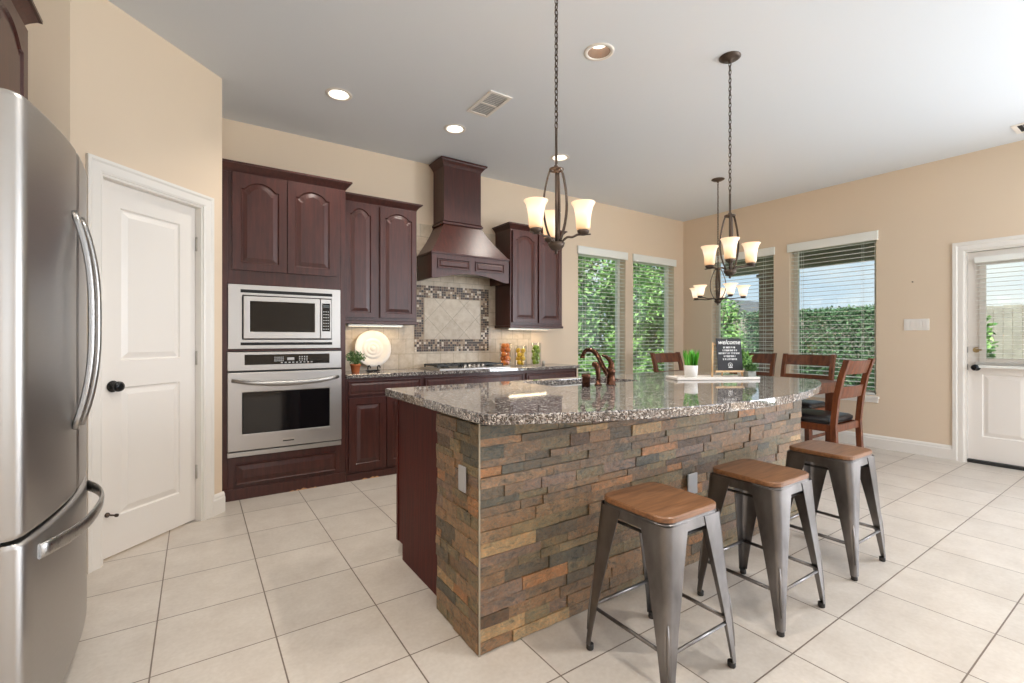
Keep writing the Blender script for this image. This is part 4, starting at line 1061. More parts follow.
for i, (wd, z) in enumerate([(0.085, 0.150), (0.105, 0.130), (0.155, 0.110), (0.085, 0.090), (0.10, 0.070)]):
    onboard(scribble(0, wd, z, 0.0115, i+3)).build('lettering', M['chalk'], sg)
mb = MB(); mb.torus((0, -0.0036, 0.037), 0.014, 0.0016, (0, 1, 0), 20, 5); mb.box(-0.015, 0.015, -0.0042, -0.0031, 0.018, 0.022); mb.box(-0.006, 0.007, -0.0042, -0.0031, 0.034, 0.038); mb.box(-0.001, 0.0015, -0.0042, -0.0031, 0.028, 0.044)
onboard(mb).build('emblem', M['chalk'], sg)
herb('potted_bush', 'round leafy green plant in a white pot right of the sign', tl(0.240, 0.038), 0.034, 0.06, M['white_pot'], 0.058, 0.115, 620, M['leaf_bush'], seed=9, ll=0.022)
bx = thing('plant_box', 'small grey planter box with trailing green leaves at the tray end', 'plant', tl(0.243, -0.046), TA)
mb = MB(); frame(mb, -0.04, 0.04, 0.0, 0.05, -0.034, 0.034, 0.006, 0.05, -0.035, 0.035) if False else None
frame_z(mb, -0.028, 0.028, -0.026, 0.026, -0.023, 0.023, -0.021, 0.021, 0, 0.045); mb.box(-0.0229, 0.0229, -0.0209, 0.0209, 0.001, 0.035)
mb.build('box', mat('grey wood box', srgb(150, 152, 146), 0.7), bx)
mb = MB(); rr = random.Random(8)
for k in range(300):
    d = rdir(rr); p = (0.002+d.x*0.028, -0.006+d.y*0.022, 0.062+d.z*0.026); leaf(mb, p, rdir(rr)+Vector((0, 0, 0.3)), rdir(rr), 0.018, 0.011)
mb.build('foliage', M['leaf_herb'], bx)

# ------------------------------------------------------------------ bar stools
def make_stool():
    t = thing('bar_stool', '', 'stool', (0, 0, 0), 0, 'metal bar stools along the stone island')
    zt = 0.602; hs = 0.157
    def rr_loop(h_, z, r_=0.05, n=6): return rrect(-h_, h_, -h_, h_, r_, z, n)
    mb = MB(); mb.loops([rr_loop(hs-0.003, zt-0.0215), rr_loop(hs, zt-0.019), rr_loop(hs, zt-0.004), rr_loop(hs-0.004, zt)], True, True, False)
    mb.build('wood_seat', M['seat_wood'], t)
    mb = MB(); mb.loops([rr_loop(hs-0.004, zt-0.022), rr_loop(hs+0.001, zt-0.027), rr_loop(hs+0.003, zt-0.062), rr_loop(hs-0.002, zt-0.062), rr_loop(hs-0.004, zt-0.034)], True, False, False)
    mb.build('seat_pan', M['gunmetal'], t)
    ft = 0.196
    for sx in (-1, 1):
        for sy in (-1, 1):
            mb = MB(); lp = []
            for k in range(9):
                u = k/8; z = (zt-0.030)*(1-u)+0.022*u
                c = (hs+0.004)*(1-u)+ft*u
                wdt = 0.088*(1-u)**1.2+0.027; rad = 0.034*(1-u)+0.013*u
                outp = []; 
                outp.append((c-wdt, c))
                for j in range(6):
                    a = R(90-90*j/5); outp.append((c-rad+rad*math.cos(a), c-rad+rad*math.sin(a)))
                outp.append((c, c-wdt))
                th = 0.0035
                inp = [(c-th, c-wdt)]
                for j in range(6):
                    a = R(90*j/5); inp.append((c-rad+(rad-th)*math.cos(a), c-rad+(rad-th)*math.sin(a)))
                inp.append((c-wdt, c-th))
                lp.append([(sx*x, sy*y, z) for x, y in outp+inp])
            mb.loops(lp, True, True, True)
            lg = mb.build('leg', M['gunmetal'], t)
            e = lg.modifiers.new('es', 'EDGE_SPLIT'); e.split_angle = R(50)
            # raised rib on the outer corner, rubber foot
            mb = MB(); dd = Vector((sx, sy, 0)).normalized()
            def cp(u): c = (hs+0.004)*(1-u)+ft*u; rad = 0.034*(1-u)+0.014*u; return Vector((sx*(c-rad), sy*(c-rad), (zt-0.036)*(1-u)+0.022*u))+dd*rad
            mb.tube([cp(0.55), cp(0.66), cp(0.80), cp(0.90)], [0.003, 0.006, 0.006, 0.003], 8); mb.build('rib', M['gunmetal'], lg)
            mb = MB(); cc = (ft-0.015); mb.lathe([(0.012, 0.0), (0.0145, 0.003), (0.0145, 0.021), (0.012, 0.0225)], (sx*cc, sy*cc, 0), 12); mb.build('rubber_foot', M['rubber'], lg)
    zs = 0.17; c = 0.004+hs+(ft-hs)*((zt-0.036-zs)/(zt-0.058))-0.012
    for a, b in (((-c, -c), (c, -c)), ((c, -c), (c, c)), ((c, c), (-c, c)), ((-c, c), (-c, -c))):
        mb = MB(); mb.tube([(a[0], a[1], zs), (b[0], b[1], zs)], 0.0085, 4); mb.build('stretcher', M['gunmetal'], t)
    # bent braces under the seat
    for s_ in (-1, 1):
        mb = MB(); k_ = 0.152
        mb.tube([(-k_, s_*k_, zt-0.095), (-0.11, s_*0.13, zt-0.088), (0.11, s_*0.13, zt-0.088), (k_, s_*k_, zt-0.095)], 0.006, 8); mb.build('seat_brace', M['rubber'], t)
        mb = MB(); mb.tube([(s_*k_, -k_, zt-0.095), (s_*0.13, -0.11, zt-0.088), (s_*0.13, 0.11, zt-0.088), (s_*k_, k_, zt-0.095)], 0.006, 8); mb.build('seat_brace', M['rubber'], t)
    return t
stl = make_stool()
for k, (x, y, lb) in enumerate([(1.445, 1.15, 'metal bar stool with wooden seat nearest the camera, by the island corner'),
                                (2.14, 1.14, 'middle metal bar stool with wooden seat, between the other two'),
                                (2.895, 1.155, 'metal bar stool with glare on its wooden seat, farthest along the island')]):
    o = stl if k == 0 else copy_tree(stl)
    o.location = (x, y, 0); o['label'] = lb

# ------------------------------------------------------------------ dining set
def make_chair():
    t = thing('dining_chair', '', 'chair', (0, 0, 0), 0, 'wooden ladder-back dining chairs')
    # faces +y ; origin under seat centre
    w2 = 0.25; yb = -0.22
    def post(s_):
        mb = MB(); lp = []
        for z, y in ((0, yb-0.05), (0.25, yb-0.01), (0.48, yb), (0.70, yb-0.02), (0.88, yb-0.055), (1.03, yb-0.10)):
            h = 0.021; lp.append([(s_*w2-h, y-0.022, z), (s_*w2+h, y-0.022, z), (s_*w2+h, y+0.022, z), (s_*w2-h, y+0.022, z)])
        mb.loops(lp); return mb
    for s_ in (-1, 1): post(s_).build('back_post', M['chair_wood'], t, 0.003)
    for s_ in (-1, 1):
        mb = MB(); mb.hexa([(s_*0.23-0.018, 0.19-0.018, 0), (s_*0.23+0.018, 0.19-0.018, 0), (s_*0.23+0.018, 0.19+0.018, 0), (s_*0.23-0.018, 0.19+0.018, 0)],
                           [(s_*0.23-0.024, 0.19-0.024, 0.475), (s_*0.23+0.024, 0.19-0.024, 0.475), (s_*0.23+0.024, 0.19+0.024, 0.475), (s_*0.23-0.024, 0.19+0.024, 0.475)])
        mb.build('leg', M['chair_wood'], t, 0.003)
    def rail(z0, z1, ya, yb_, bow, nm):
        mb = MB(); lp = []
        for k in range(9):
            u = -1+2*k/8; x = u*(w2-0.022); b = -bow*(1-u*u)
            lp.append([(x, ya+b-0.010, z0), (x, ya+b+0.010, z0), (x, yb_+b+0.010, z1), (x, yb_+b-0.010, z1)])
        mb.loops(lp); mb.build(nm, M['chair_wood'], t, 0.002)
    rail(0.905, 1.02, yb-0.060, yb-0.095, 0.025, 'top_rail'); rail(0.70, 0.80, yb-0.02, yb-0.037, 0.02, 'back_slat')
    mb = MB(); mb.box(-0.205, 0.205, 0.175, 0.20, 0.415, 0.475); mb.box(-0.228, 0.228, yb-0.01, yb+0.012, 0.415, 0.475)
    mb.box(-0.245, -0.222, yb+0.023, 0.165, 0.415, 0.475); mb.box(0.222, 0.245, yb+0.023, 0.165, 0.415, 0.475); mb.build('apron', M['chair_wood'], t, 0.002)
    mb = MB(); lps = []
    for i, z in ((0.012, 0.476), (0.0, 0.49), (0.0, 0.515), (0.02, 0.53), (0.08, 0.538)): lps.append(rrect(-0.25+i, 0.25-i, -0.19+i, 0.225-i, 0.04, z, 5))
    mb.loops(lps, True, True, True); mb.build('seat_cushion', M['leather'], t)
    for s_ in (-1, 1):
        mb = MB(); mb.box(s_*0.235-0.008, s_*0.235+0.008, yb, 0.17, 0.17, 0.20); mb.build('stretcher', M['chair_wood'], t)
    return t
ch = make_chair()
for k, (x, y, rz, lb) in enumerate([(4.66, 1.95, 0, 'ladder-back dining chair with black seat at the near end of the table'),
                                    (5.44, 2.51, R(90), 'wall-side ladder-back dining chair in front of the wide window'),
                                    (5.44, 3.14, R(90), 'wall-side ladder-back dining chair partly behind the leafy tray plants'),
                                    (4.95, 3.52, R(180), 'ladder-back dining chair at the far end of the table, below the corner')]):
    o = ch if k == 0 else copy_tree(ch)
    o.location = (x, y, 0); o.rotation_euler = (0, 0, rz); o['label'] = lb
dt = thing('dining_table', 'brown wooden dining table beyond the right end of the island', 'table', (4.77, 2.585, 0))
mb = MB(); mb.box(-0.50, 0.48, -0.615, 0.615, 0.755, 0.79); mb.build('tabletop', M['chair_wood'], dt, 0.004)
mb = MB(); frame_z(mb, -0.44, 0.42, -0.56, 0.56, -0.415, 0.395, -0.535, 0.535, 0.68, 0.754); mb.build('apron', M['chair_wood'], dt)
for x in (-0.435, 0.395):
    for y in (-0.54, 0.54):
        mb = MB(); sx_ = 1 if x > 0 else -1; mb.box(x-0.042, x+0.042, y-0.042, y+0.042, 0, 0.679); mb.build('leg', M['chair_wood'], dt, 0.004)

# ------------------------------------------------------------------ refrigerator (front faces +X)
fx, fy0, fy1 = -0.393, 1.81, 2.70
rf = thing('refrigerator', 'stainless french door refrigerator at the left edge', 'refrigerator', (fx, 0, 0))
mb = MB(); mb.box(-0.76, -0.052, fy0+0.01, fy1-0.01, 0.03, 1.80); mb.build('cabinet_body', mat('refrigerator side grey', srgb(120, 120, 122), 0.45, 0.4), rf, 0.004)
mb = MB()
for xx in (-0.7, -0.13):
    for yy in (fy0+0.06, fy1-0.06): mb.lathe([(0.02, 0), (0.02, 0.03)], (xx, yy, 0), 10)
mb.build('feet', M['rubber'], rf)
mb = MB(); mb.box(-0.12, -0.088, fy0+0.03, fy1-0.03, 0.031, 0.075) ; 
def bulge_x(y): u = (y-(fy0+fy1)/2)/((fy1-fy0)/2); return 0.042*(1-u*u)
def door_slab(y0, y1, z0, z1, nm, toplip=0.0):
    mb = MB(); n = 14; lp = []
    ys = [y0+(y1-y0)*k/n for k in range(n+1)]
    r_ = 0.018
    front = []
    for k, y in enumerate(ys):
        front.append((bulge_x(y), y))
    # rounded ends
    front[0] = (bulge_x(y0)-r_, y0); front.insert(1, (bulge_x(y0)-r_*0.3, y0+r_*0.3)); front.insert(2, (bulge_x(y0+r_), y0+r_))
    front[-1] = (bulge_x(y1)-r_, y1); front.insert(-1, (bulge_x(y1-r_), y1-r_)); front.insert(-1, (bulge_x(y1)-r_*0.3, y1-r_*0.3))
    loop_ = front+[(-0.045, y1), (-0.045, y0)]
    L_ = len(loop_)
    def ring(z, ins): return [(x-(ins if x > -0.04 else 0), y, z) for x, y in loop_]
    mb.loops([ring(z0, 0.012), ring(z0+0.006, 0.003), ring(z0+0.016, 0), ring(z1-0.016, 0), ring(z1-0.006, 0.003), ring(z1, 0.012)], True, True, True)
    o = mb.build(nm, M['steel'], rf); e = o.modifiers.new('es', 'EDGE_SPLIT'); e.split_angle = R(40); return o
ymid = (fy0+fy1)/2
door_slab(fy0, ymid-0.003, 0.652, 1.875, 'door'); door_slab(ymid+0.003, fy1, 0.652, 1.875, 'door')
door_slab(fy0, fy1, 0.085, 0.640, 'freezer_drawer')
mb = MB(); mb.box(-0.0515, -0.046, fy0+0.02, fy1-0.02, 0.10, 1.79); mb.build('gasket', M['rubber'], rf)
mb = MB()
for yy in (fy0+0.04, fy1-0.04): mb.box(-0.20, -0.03, yy-0.03, yy+0.03, 1.8005, 1.822) if False else mb.box(-0.16, -0.047, yy-0.03, yy+0.03, 1.801, 1.835)
mb.build('hinge_cover', M['black_plastic'], rf, 0.004)
for s_ in (-0.075, 0.035):
    yy = ymid+s_; mb = MB(); pts = []
    xs = bulge_x(yy)
    for k in range(21):
        u = -1+2*k/20; pts.append((xs+0.004+0.047*(1-abs(u)**2.6), yy, 1.265+u*0.375))
    # flattened bar
    lp = []
    for k, p in enumerate(pts):
        a = Vector(pts[min(k+1, 20)])-Vector(pts[max(k-1, 0)]); a.normalize(); nrm = Vector((a.z, 0, -a.x)); hw = 0.013; ht = 0.011
        lp.append([tuple(Vector(p)+nrm*ht*math.cos(q_)+Vector((0, 1, 0))*hw*math.sin(q_)) for q_ in [2*PI*j/12 for j in range(12)]])
    mb.loops(lp, True, True, True); mb.build('door_handle', M['handle'], rf)
mb = MB(); lp = []
pts = []
for k in range(25):
    u = -1+2*k/24; yy = ymid+u*0.37; pts.append((bulge_x(yy)+0.004+0.052*(1-abs(u)**3.0), yy, 0.585-0.0*u))
for k, p in enumerate(pts):
    a = Vector(pts[min(k+1, 24)])-Vector(pts[max(k-1, 0)]); a.normalize(); nrm = Vector((a.y, -a.x, 0)); 
    lp.append([tuple(Vector(p)+nrm*0.007*math.cos(q_)+Vector((0, 0, 1))*0.023*math.sin(q_)) for q_ in [2*PI*j/12 for j in range(12)]])
mb.loops(lp, True, True, True); mb.build('drawer_handle', M['handle'], rf)

# cabinet over the refrigerator (faces +X): local -y faces world +X after a 90 degree turn
fc = thing('refrigerator_cabinet', 'dark cherry cabinet with crown moulding above the refrigerator', 'cabinet', (-0.575, 1.675, 0), R(90))
mb = MB(); mb.box(0.0, 0.965, 0.02, 0.65, 1.90, 2.44); mb.build('carcass', M['cherry'], fc)
mb = MB(); mb.box(0.0, 0.965, 0.0, 0.0195, 1.90, 2.44); mb.build('face_frame', M['cherry'], fc, 0.0015)
cab_door(fc, 0.02, 0.478, 1.92, 2.425, -0.021, 0.06, margin=0.055); cab_door(fc, 0.487, 0.945, 1.92, 2.425, -0.021, 0.06, margin=0.055)
mb = MB(); crown(mb, 0.0, 0.965, 0.0, 0.65, 2.44, 2.515, 0.05, True, True); mb.build('crown_moulding', M['cherry'], fc)

# ------------------------------------------------------------------ ceiling fittings
def can(x, y, label, e=7, brown=False):
    t = thing('recessed_light', label, 'ceiling light', (x, y, CZ), 0, 'recessed ceiling lights')
    mb = MB(); mb.lathe([(CAN_R-0.004, -0.001), (CAN_R-0.004, -0.006), (CAN_R+0.018, -0.004), (CAN_R+0.02, -0.0006)], (0, 0, 0), 32, False)
    mb.build('trim_ring', M['trim'], t)
    mb = MB(); mb.lathe([(CAN_R-0.003, -0.001), (CAN_R-0.008, 0.05), (0.058, 0.065), (0.058, 0.10)], (0, 0, 0), 32, False)
    mb.build('reflector', mat('satin reflector', srgb(120, 98, 84), 0.5, 0.2) if brown else M['trim'], t)
    mb = MB(); zz = 0.045 if brown else 0.012
    mb.lathe([(0.058, zz+0.03), (0.056, zz+0.01), (0.04, zz), (0.0, zz-0.004)], (0, 0, 0), 24, False); mb.build('bulb_lens', M['bulb'], t)
    lamp('recessed_spot', 'SPOT', (x, y, CZ-0.02), e, (1, 0.93, 0.84), (0, 0, 0), spot_size=R(130), spot_blend=0.8, shadow_soft_size=0.05)
can(*CANS[0], 'recessed ceiling light nearest the pantry door', 26); can(*CANS[1], 'recessed ceiling light between the air vent and the range hood', 26)
can(*CANS[2], 'recessed ceiling light right behind the nearer chandelier rod', 26)
t = can(*CANS[3], 'recessed light with brown reflector between the two chandelier chains', 34, True)
can(*CANS[4], 'added unseen recessed light over the aisle by the refrigerator', 60); can(*CANS[5], 'added unseen recessed light near the stools, out of view', 42)  # out-of-view cans, added to throw more light on the floor
can(*CANS[6], 'added unseen recessed light toward the patio door, behind the camera', 22); can(*CANS[7], 'added unseen recessed light directly behind the camera', 60)  # likewise added out of view as extra downlight
vt = thing('ceiling_vent', 'white slotted air vent in the ceiling between the recessed lights', 'vent', (1.87, 3.085, CZ))
mb = MB(); frame(mb, -0.095, 0.095, -0.008, -0.0005, -0.095, 0.095, -0.008, -0.0005, -0.18, -0.155)
mb = MB(); mb.box(-0.095, -0.07, -0.185, 0.185, -0.008, -0.0005); mb.box(0.07, 0.095, -0.185, 0.185, -0.008, -0.0005); mb.box(-0.07, 0.07, -0.185, -0.16, -0.008, -0.0005); mb.box(-0.07, 0.07, 0.16, 0.185, -0.008, -0.0005); mb.box(-0.07, 0.07, -0.006, 0.006, -0.008, -0.002)
mb.build('frame', M['trim'], vt)
mb = MB(); mb.box(-0.07, 0.07, -0.16, 0.16, -0.002, -0.0006); mb.build('backing', mat('vent backing', (0.45, 0.45, 0.45), 0.8), vt)
mb = MB()
for k in range(14):
    yy = -0.148+k*0.0228; mb.hexa([(-0.07, yy, -0.0075), (0.07, yy, -0.0075), (0.07, yy+0.004, -0.0075), (-0.07, yy+0.004, -0.0075)], [(-0.07, yy+0.008, -0.0022), (0.07, yy+0.008, -0.0022), (0.07, yy+0.012, -0.0022), (-0.07, yy+0.012, -0.0022)])
mb.build('louvres', M['trim'], vt)
vt = thing('return_vent', 'dark-slotted ceiling vent at the right edge near the patio door wall', 'vent', (5.86, 0.72, CZ))
mb = MB(); mb.box(-0.13, -0.10, -0.2, 0.2, -0.008, -0.0005); mb.box(0.10, 0.13, -0.2, 0.2, -0.008, -0.0005); mb.box(-0.10, 0.10, -0.2, -0.17, -0.008, -0.0005); mb.box(-0.10, 0.10, 0.17, 0.2, -0.008, -0.0005); mb.build('frame', M['trim'], vt)
mb = MB(); mb.box(-0.10, 0.10, -0.17, 0.17, -0.003, -0.0006); mb.build('backing', M['dark_void'], vt)
mb = MB()
for k in range(8): mb.box(-0.10, 0.10, -0.16+k*0.042, -0.155+k*0.042, -0.0075, -0.0032)
mb.build('louvres', mat('grey louvre', (0.3, 0.3, 0.3), 0.6), vt)

# ------------------------------------------------------------------ chandeliers
def chandelier(x, y, label, angs, r_arm, zr=1.99, zb=1.60, rodtop=2.17, shade_m='shade', sh=(0.032, 0.034, 0.055, 0.125), nst=3, st_rot=0.0, bulge=0.07, zsh=None, canopy_r=0.065, e=5, group=None):
    t = thing('chandelier', label, 'chandelier', (x, y, 0), 0, group)
    mb = MB(); mb.lathe([(canopy_r, CZ-0.001), (canopy_r, CZ-0.006), (canopy_r*0.7, CZ-0.018), (0.012, CZ-0.024), (0.008, CZ-0.04), (0.0, CZ-0.04)], (0, 0, 0), 28, False); mb.build('canopy', M['iron'], t)
    mb = MB(); mb.tube([(0, 0, zb+0.02), (0, 0, rodtop)], 0.0065, 10); mb.build('rod', M['iron'], t)
    mb = MB(); z = rodtop+0.012; k = 0
    while z < CZ-0.045:
        mb.torus((0, 0, z), 0.0085, 0.0022, (1, 0, 0) if k % 2 else (0, 1, 0), 12, 6)
        # stretch this link upright
        n_ = 12*6; mb.v[-n_:] = [(vx, vy, z+(vz-z)*1.9) for vx, vy, vz in mb.v[-n_:]]
        z += 0.0265; k += 1
    mb.tube([(0.003*math.sin(i*1.3), 0.003*math.cos(i*1.7), rodtop+(CZ-0.04-rodtop)*i/20) for i in range(21)], 0.0016, 5)
    mb.build('chain', M['iron'], t)
    mb = MB(); mb.torus((0, 0, zr), 0.030, 0.0055, (0, 0, 1), 24, 8); mb.lathe([(0.012, zr-0.012), (0.014, zr), (0.010, zr+0.02)], (0, 0, 0), 14)
    for k in range(3):
        a = st_rot+2*PI*k/3; mb.tube([(0, 0, zr), (0.03*math.cos(a), 0.03*math.sin(a), zr)], 0.004, 6)
    mb.build('ring', M['iron'], t)
    for k in range(nst):
        a = st_rot+2*PI*k/nst; mb = MB(); pts = []
        for i in range(13):
            u = i/12; rad = 0.030*(1-u)+0.016*u+bulge*math.sin(PI*u)**0.85*(0.75+0.35*u)*0.62
            pts.append((rad*math.cos(a), rad*math.sin(a), zr+(zb+0.03-zr)*u))
        mb.tube(pts, 0.0095, 6, True, (math.cos(a), math.sin(a), 0)); mb.build('strap', M['iron'], t)
    mb = MB(); mb.lathe([(0.0, zb-0.018), (0.007, zb-0.014), (0.008, zb-0.006), (0.004, zb-0.002), (0.022, zb+0.004), (0.036, zb+0.020), (0.040, zb+0.036), (0.034, zb+0.037), (0.0, zb+0.030)], (0, 0, 0), 24, False); mb.build('bottom_cup', M['iron'], t)
    zs = zsh or zb+0.083
    for A in angs:
        a = R(A-YAW)-math.atan2(x*math.cos(R(YAW))-y*math.sin(R(YAW)), x*math.sin(R(YAW))+y*math.cos(R(YAW))); ux, uy = math.cos(a), math.sin(a)
        mb = MB(); sp = smooth_pts([(0.018*ux, 0.018*uy, zb+0.03), (0.05*ux, 0.05*uy, zb+0.058), (0.45*r_arm*ux+0.02*ux, 0.45*r_arm*uy+0.02*uy, zs-0.012), (0.8*r_arm*ux, 0.8*r_arm*uy, zs-0.003), (r_arm*ux, r_arm*uy, zs-0.004)] )
        mb.tube(sp, 0.0055, 8)
        mb.tube([(r_arm*ux, r_arm*uy, zs-0.004), ((r_arm+0.035)*ux, (r_arm+0.035)*uy, zs-0.006)], [0.005, 0.003], 8)
        arm = mb.build('arm', M['iron'], t)
        cx_, cy_ = r_arm*ux, r_arm*uy
        mb = MB(); mb.lathe([(0.0, zs-0.008), (0.012, zs-0.008), (0.026, zs+0.004), (0.028, zs+0.014), (0.024, zs+0.016), (0.0, zs+0.013)], (cx_, cy_, 0), 20, False); mb.build('socket_cup', M['iron'], arm)
        a0, a1, a2, hh = sh; zz = zs+0.0165
        po = [(0.010, 0), (a0*0.85, 0.0), (a0, 0.008), (a1, hh*0.35), (a1*1.12, hh*0.62), (a1*1.32, hh*0.85), (a2, hh*0.985), (a2*1.01, hh)]
        pi_ = [(a2-0.004, hh), (a1*1.32-0.004, hh*0.86), (a1*1.12-0.003, hh*0.62), (a1-0.003, hh*0.35), (a0-0.003, 0.011), (0.010, 0.004)]
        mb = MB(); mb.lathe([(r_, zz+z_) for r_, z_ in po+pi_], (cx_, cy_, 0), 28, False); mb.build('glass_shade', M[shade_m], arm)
        lamp('chandelier_bulb', 'POINT', (x+cx_, y+cy_, zz+hh*0.75), e, (1, 0.82, 0.6), shadow_soft_size=0.022)
    return t
chandelier(1.402, 1.703, 'nearer bronze three-light chandelier hanging over the sink side of the island', (-15.7, 104.3, 224.3), 0.128, 1.995, 1.615, 2.19, st_rot=R(40), e=0.5, zsh=1.685)
chandelier(2.839, 1.703, 'farther bronze three-light chandelier over the island end near the tray', (-90, 30, 150), 0.142, 1.99, 1.605, 2.13, st_rot=R(100), e=0.5, zsh=1.675)
chandelier(4.90, 3.083, 'small low five-light chandelier over the dining table', (10, 82, 154, 226, 298), 0.262, 1.99, 1.60, 2.02, 'shade_white', (0.036, 0.044, 0.075, 0.115), 4, R(20), 0.105, 1.665, 0.07, e=0.5)

# ------------------------------------------------------------------ outdoors
def noisy(name, c1, c2, sc_=4.0, rough=0.9):
    m = mat(name, c1, rough); n = nd(m, 'ShaderNodeTexNoise', Scale=sc_, Detail=8.0); g = nd(m, 'ShaderNodeNewGeometry'); lk(m, g.outputs['Position'], n.inputs['Vector'])
    lk(m, ramp(m, n.outputs['Fac'], [(0.3, c1), (0.7, c2)]), bsdf(m).inputs['Base Color']); return m
mb = MB(); mb.box(-30, 60, -30, 60, -0.6, -0.14)
o = smesh(mb, 'lawn', noisy('lawn grass', srgb(86, 112, 60), srgb(130, 150, 88), 6))
mb = MB(); mb.box(WX+TH+0.01, 9.2, -1.5, 5.2, -0.139, -0.02); smesh(mb, 'patio_slab', noisy('patio concrete', srgb(150, 145, 138), srgb(172, 168, 160), 8))
mb = MB(); mb.box(8.5, 8.72, -1.5, 5.2, 2.42, 2.78); mb.box(WX+TH+0.01, 8.5, -1.5, 5.2, 2.72, 2.80)
smesh(mb, 'patio_roof', mat('patio roof paint', srgb(150, 142, 128), 0.7))
mbr = mat('brick', (0.3, 0.2, 0.15), 0.85)
g = nd(mbr, 'ShaderNodeNewGeometry'); s_ = nd(mbr, 'ShaderNodeSeparateXYZ'); lk(mbr, g.outputs['Position'], s_.inputs[0]); cb = nd(mbr, 'ShaderNodeCombineXYZ'); a_ = nd(mbr, 'ShaderNodeMath', operation='ADD')
lk(mbr, s_.outputs['X'], a_.inputs[0]); lk(mbr, s_.outputs['Y'], a_.inputs[1]); lk(mbr, a_.outputs[0], cb.inputs[0]); lk(mbr, s_.outputs['Z'], cb.inputs[1])
bt = nd(mbr, 'ShaderNodeTexBrick'); bt.inputs['Scale'].default_value = 1; bt.inputs['Brick Width'].default_value = 0.2; bt.inputs['Row Height'].default_value = 0.075; bt.inputs['Mortar Size'].default_value = 0.006
bt.inputs['Color1'].default_value = (*srgb(120, 92, 82), 1); bt.inputs['Color2'].default_value = (*srgb(160, 128, 112), 1); bt.inputs['Mortar'].default_value = (*srgb(190, 182, 172), 1)
lk(mbr, cb.outputs[0], bt.inputs['Vector']); lk(mbr, bt.outputs['Color'], bsdf(mbr).inputs['Base Color'])
mb = MB(); mb.box(8.42, 8.80, 4.12, 4.50, -0.0195, 2.419); mb.box(8.39, 8.83, 4.09, 4.53, 2.30, 2.36)
tag(mb.build('brick_column', mbr), 'brick column of the patio seen through the window behind the chandeliers', 'column')
M['hedge'] = leaf_mat('hedge leaves', srgb(62, 90, 62), srgb(108, 142, 100))
M['tree_leaf'] = leaf_mat('tree leaves', srgb(70, 120, 56), srgb(168, 206, 128))
M['bark'] = noisy('bark', srgb(92, 76, 62), srgb(124, 108, 90), 12)
def shrub(name, label, cat, c, rx, ry, rz_, n, lm, ll, seed, trunk=None, group=None, boxy=False):
    rr = random.Random(seed); t = thing(name, label, cat, (c[0], c[1], -0.14), 0, group)
    mb = MB(); zc = c[2]+0.14
    if trunk:
        mb.tube(smooth_pts([(0, 0, 0), (0.04, 0.02, zc*0.4), (-0.05, 0.03, zc*0.75), (0, 0, zc)]), [trunk*(1-0.04*k) for k in range(13)], 8)
        for k in range(5):
            a = rr.uniform(0, 2*PI); mb.tube([(0, 0, zc*0.6+0.06*k), (rx*0.3*math.cos(a), ry*0.3*math.sin(a), zc+rz_*0.1), (rx*0.6*math.cos(a), ry*0.6*math.sin(a), zc+rz_*0.45)], [trunk*0.45, trunk*0.3, trunk*0.12], 6)
    else:
        for k in range(6):
            a = rr.uniform(0, 2*PI); mb.tube([(0.1*math.cos(a), 0.1*math.sin(a), 0), (rx*0.5*math.cos(a), ry*0.5*math.sin(a), zc+rz_*0.4)], [0.03, 0.008], 6)
    mb.build('trunk' if trunk else 'stems', M['bark'], t)
    mb = MB(); cl_ = [(rdir(rr), rr.uniform(0.35, 0.95)) for _ in range(46)]
    for k in range(n):
        if boxy:
            p = Vector((rr.uniform(-rx, rx), rr.uniform(-ry, ry), rr.uniform(-rz_, rz_)))
            ax = rr.choice([0, 1, 2, 0]); p[ax] = (rx, ry, rz_)[ax]*rr.choice([-1, 1])*rr.uniform(0.86, 1.04)
            if p.z < -rz_: p.z = -rz_
        else:
            d, r0 = rr.choice(cl_); q_ = d*r0+rdir(rr)*rr.uniform(0.05, 0.3); p = Vector((q_.x*rx, q_.y*ry, q_.z*rz_))
        leaf(mb, (p.x, p.y, max(0.02, p.z+zc)), rdir(rr)+Vector((0, 0, -0.2)), rdir(rr), ll*rr.uniform(0.6, 1.3), ll*0.55)
    mb.build('foliage', lm, t); return t
# behind the back windows
shrub('garden_tree', 'leafy tree filling the window nearest the kitchen cabinets', 'tree', (6.6, 8.6, 2.1), 1.75, 1.2, 2.4, 15000, M['tree_leaf'], 0.15, 21, 0.10, 'trees beyond the back windows')
shrub('garden_tree', 'leafy tree behind the window left of the room corner', 'tree', (9.9, 8.6, 2.1), 1.8, 1.2, 2.4, 15000, M['tree_leaf'], 0.15, 22, 0.10, 'trees beyond the back windows')
shrub('garden_tree', 'darker tree farther back between the two leafy window trees', 'tree', (9.0, 13.2, 2.6), 4.4, 1.8, 3.6, 16000, M['tree_leaf'], 0.24, 23, 0.14, 'trees beyond the back windows')
shrub('garden_shrub', 'low green shrub under the window nearest the kitchen cabinets', 'shrub', (5.9, 6.75, 0.35), 1.1, 0.5, 0.6, 5000, M['tree_leaf'], 0.10, 24, None, 'shrubs beyond the back windows')
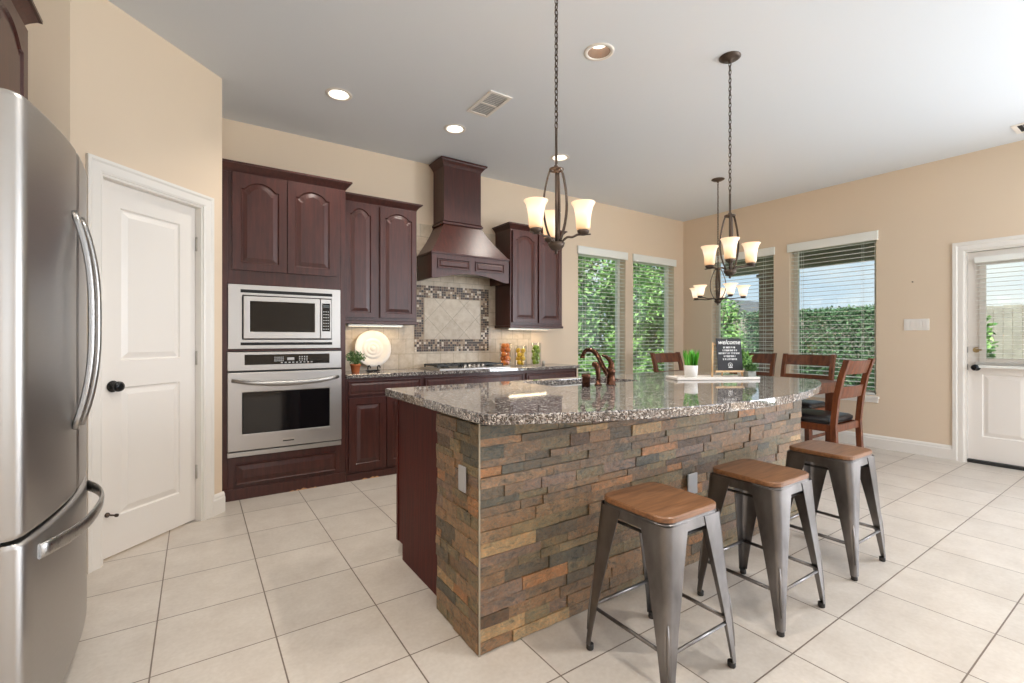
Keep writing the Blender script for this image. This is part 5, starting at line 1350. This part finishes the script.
shrub('garden_shrub', 'low green shrub under the window left of the room corner', 'shrub', (8.4, 6.75, 0.35), 1.1, 0.5, 0.6, 5000, M['tree_leaf'], 0.10, 25, None, 'shrubs beyond the back windows')
# beyond the right wall
shrub('hedge', 'tall clipped hedge seen through the wide window', 'hedge', (12.2, 4.6, 0.85), 0.7, 1.9, 1.0, 46000, M['hedge'], 0.075, 26, None, None, True)
shrub('garden_tree', 'small bright tree at the left of the chandelier window', 'tree', (12.9, 8.3, 1.3), 0.85, 1.2, 1.5, 5000, M['tree_leaf'], 0.14, 27, 0.07, 'trees beyond the patio')
shrub('garden_shrub', 'round green shrub seen through the patio door glass', 'shrub', (10.6, 2.2, 0.9), 0.45, 0.3, 1.2, 5000, M['tree_leaf'], 0.11, 28, None, 'shrubs beyond the patio')
mfence = noisy('weathered fence boards', srgb(142, 134, 126), srgb(176, 168, 158), 3)
fn = thing('wooden_fence', 'weathered board fence behind the hedge and the patio door glass', 'fence', (14.2, 0, -0.14))
mb = MB(); y = -4.0; rr = random.Random(2)
while y < 14: mb.box(-0.01, 0.012, y, y+0.136, 0.02, 2.05+rr.uniform(-0.01, 0.01)); y += 0.142
mb.build('boards', mfence, fn)
mb = MB()
for z in (0.4, 1.0, 1.6): mb.box(0.012, 0.05, -4, 14, z, z+0.08)
mb.build('rails', mfence, fn)
def house(name, label, x, y0, y1, hw, hr, wallc, roofc):
    t = thing(name, label, 'house', (x, (y0+y1)/2, -0.14)); h = (y1-y0)/2
    mb = MB(); mb.box(0, 5, -h, h, 0, hw); mb.build('wall', mat('house wall', wallc, 0.8), t)
    mb = MB(); mb.prism([(-h-0.4, hw), (h+0.4, hw), (0, hw+hr)], 'x', -0.5, 5.5); mb.build('roof', mat('roof shingles', roofc, 0.9), t); return t
house('neighbour_house', 'pale house with dark gable roof seen past the brick column', 20, 10.6, 15.6, 2.3, 1.0, srgb(205, 200, 190), srgb(98, 98, 100))
house('neighbour_house', 'house with brown roof seen above the fence through the patio door', 27, -3.0, 7.2, 2.1, 0.75, srgb(190, 160, 135), srgb(160, 120, 95))
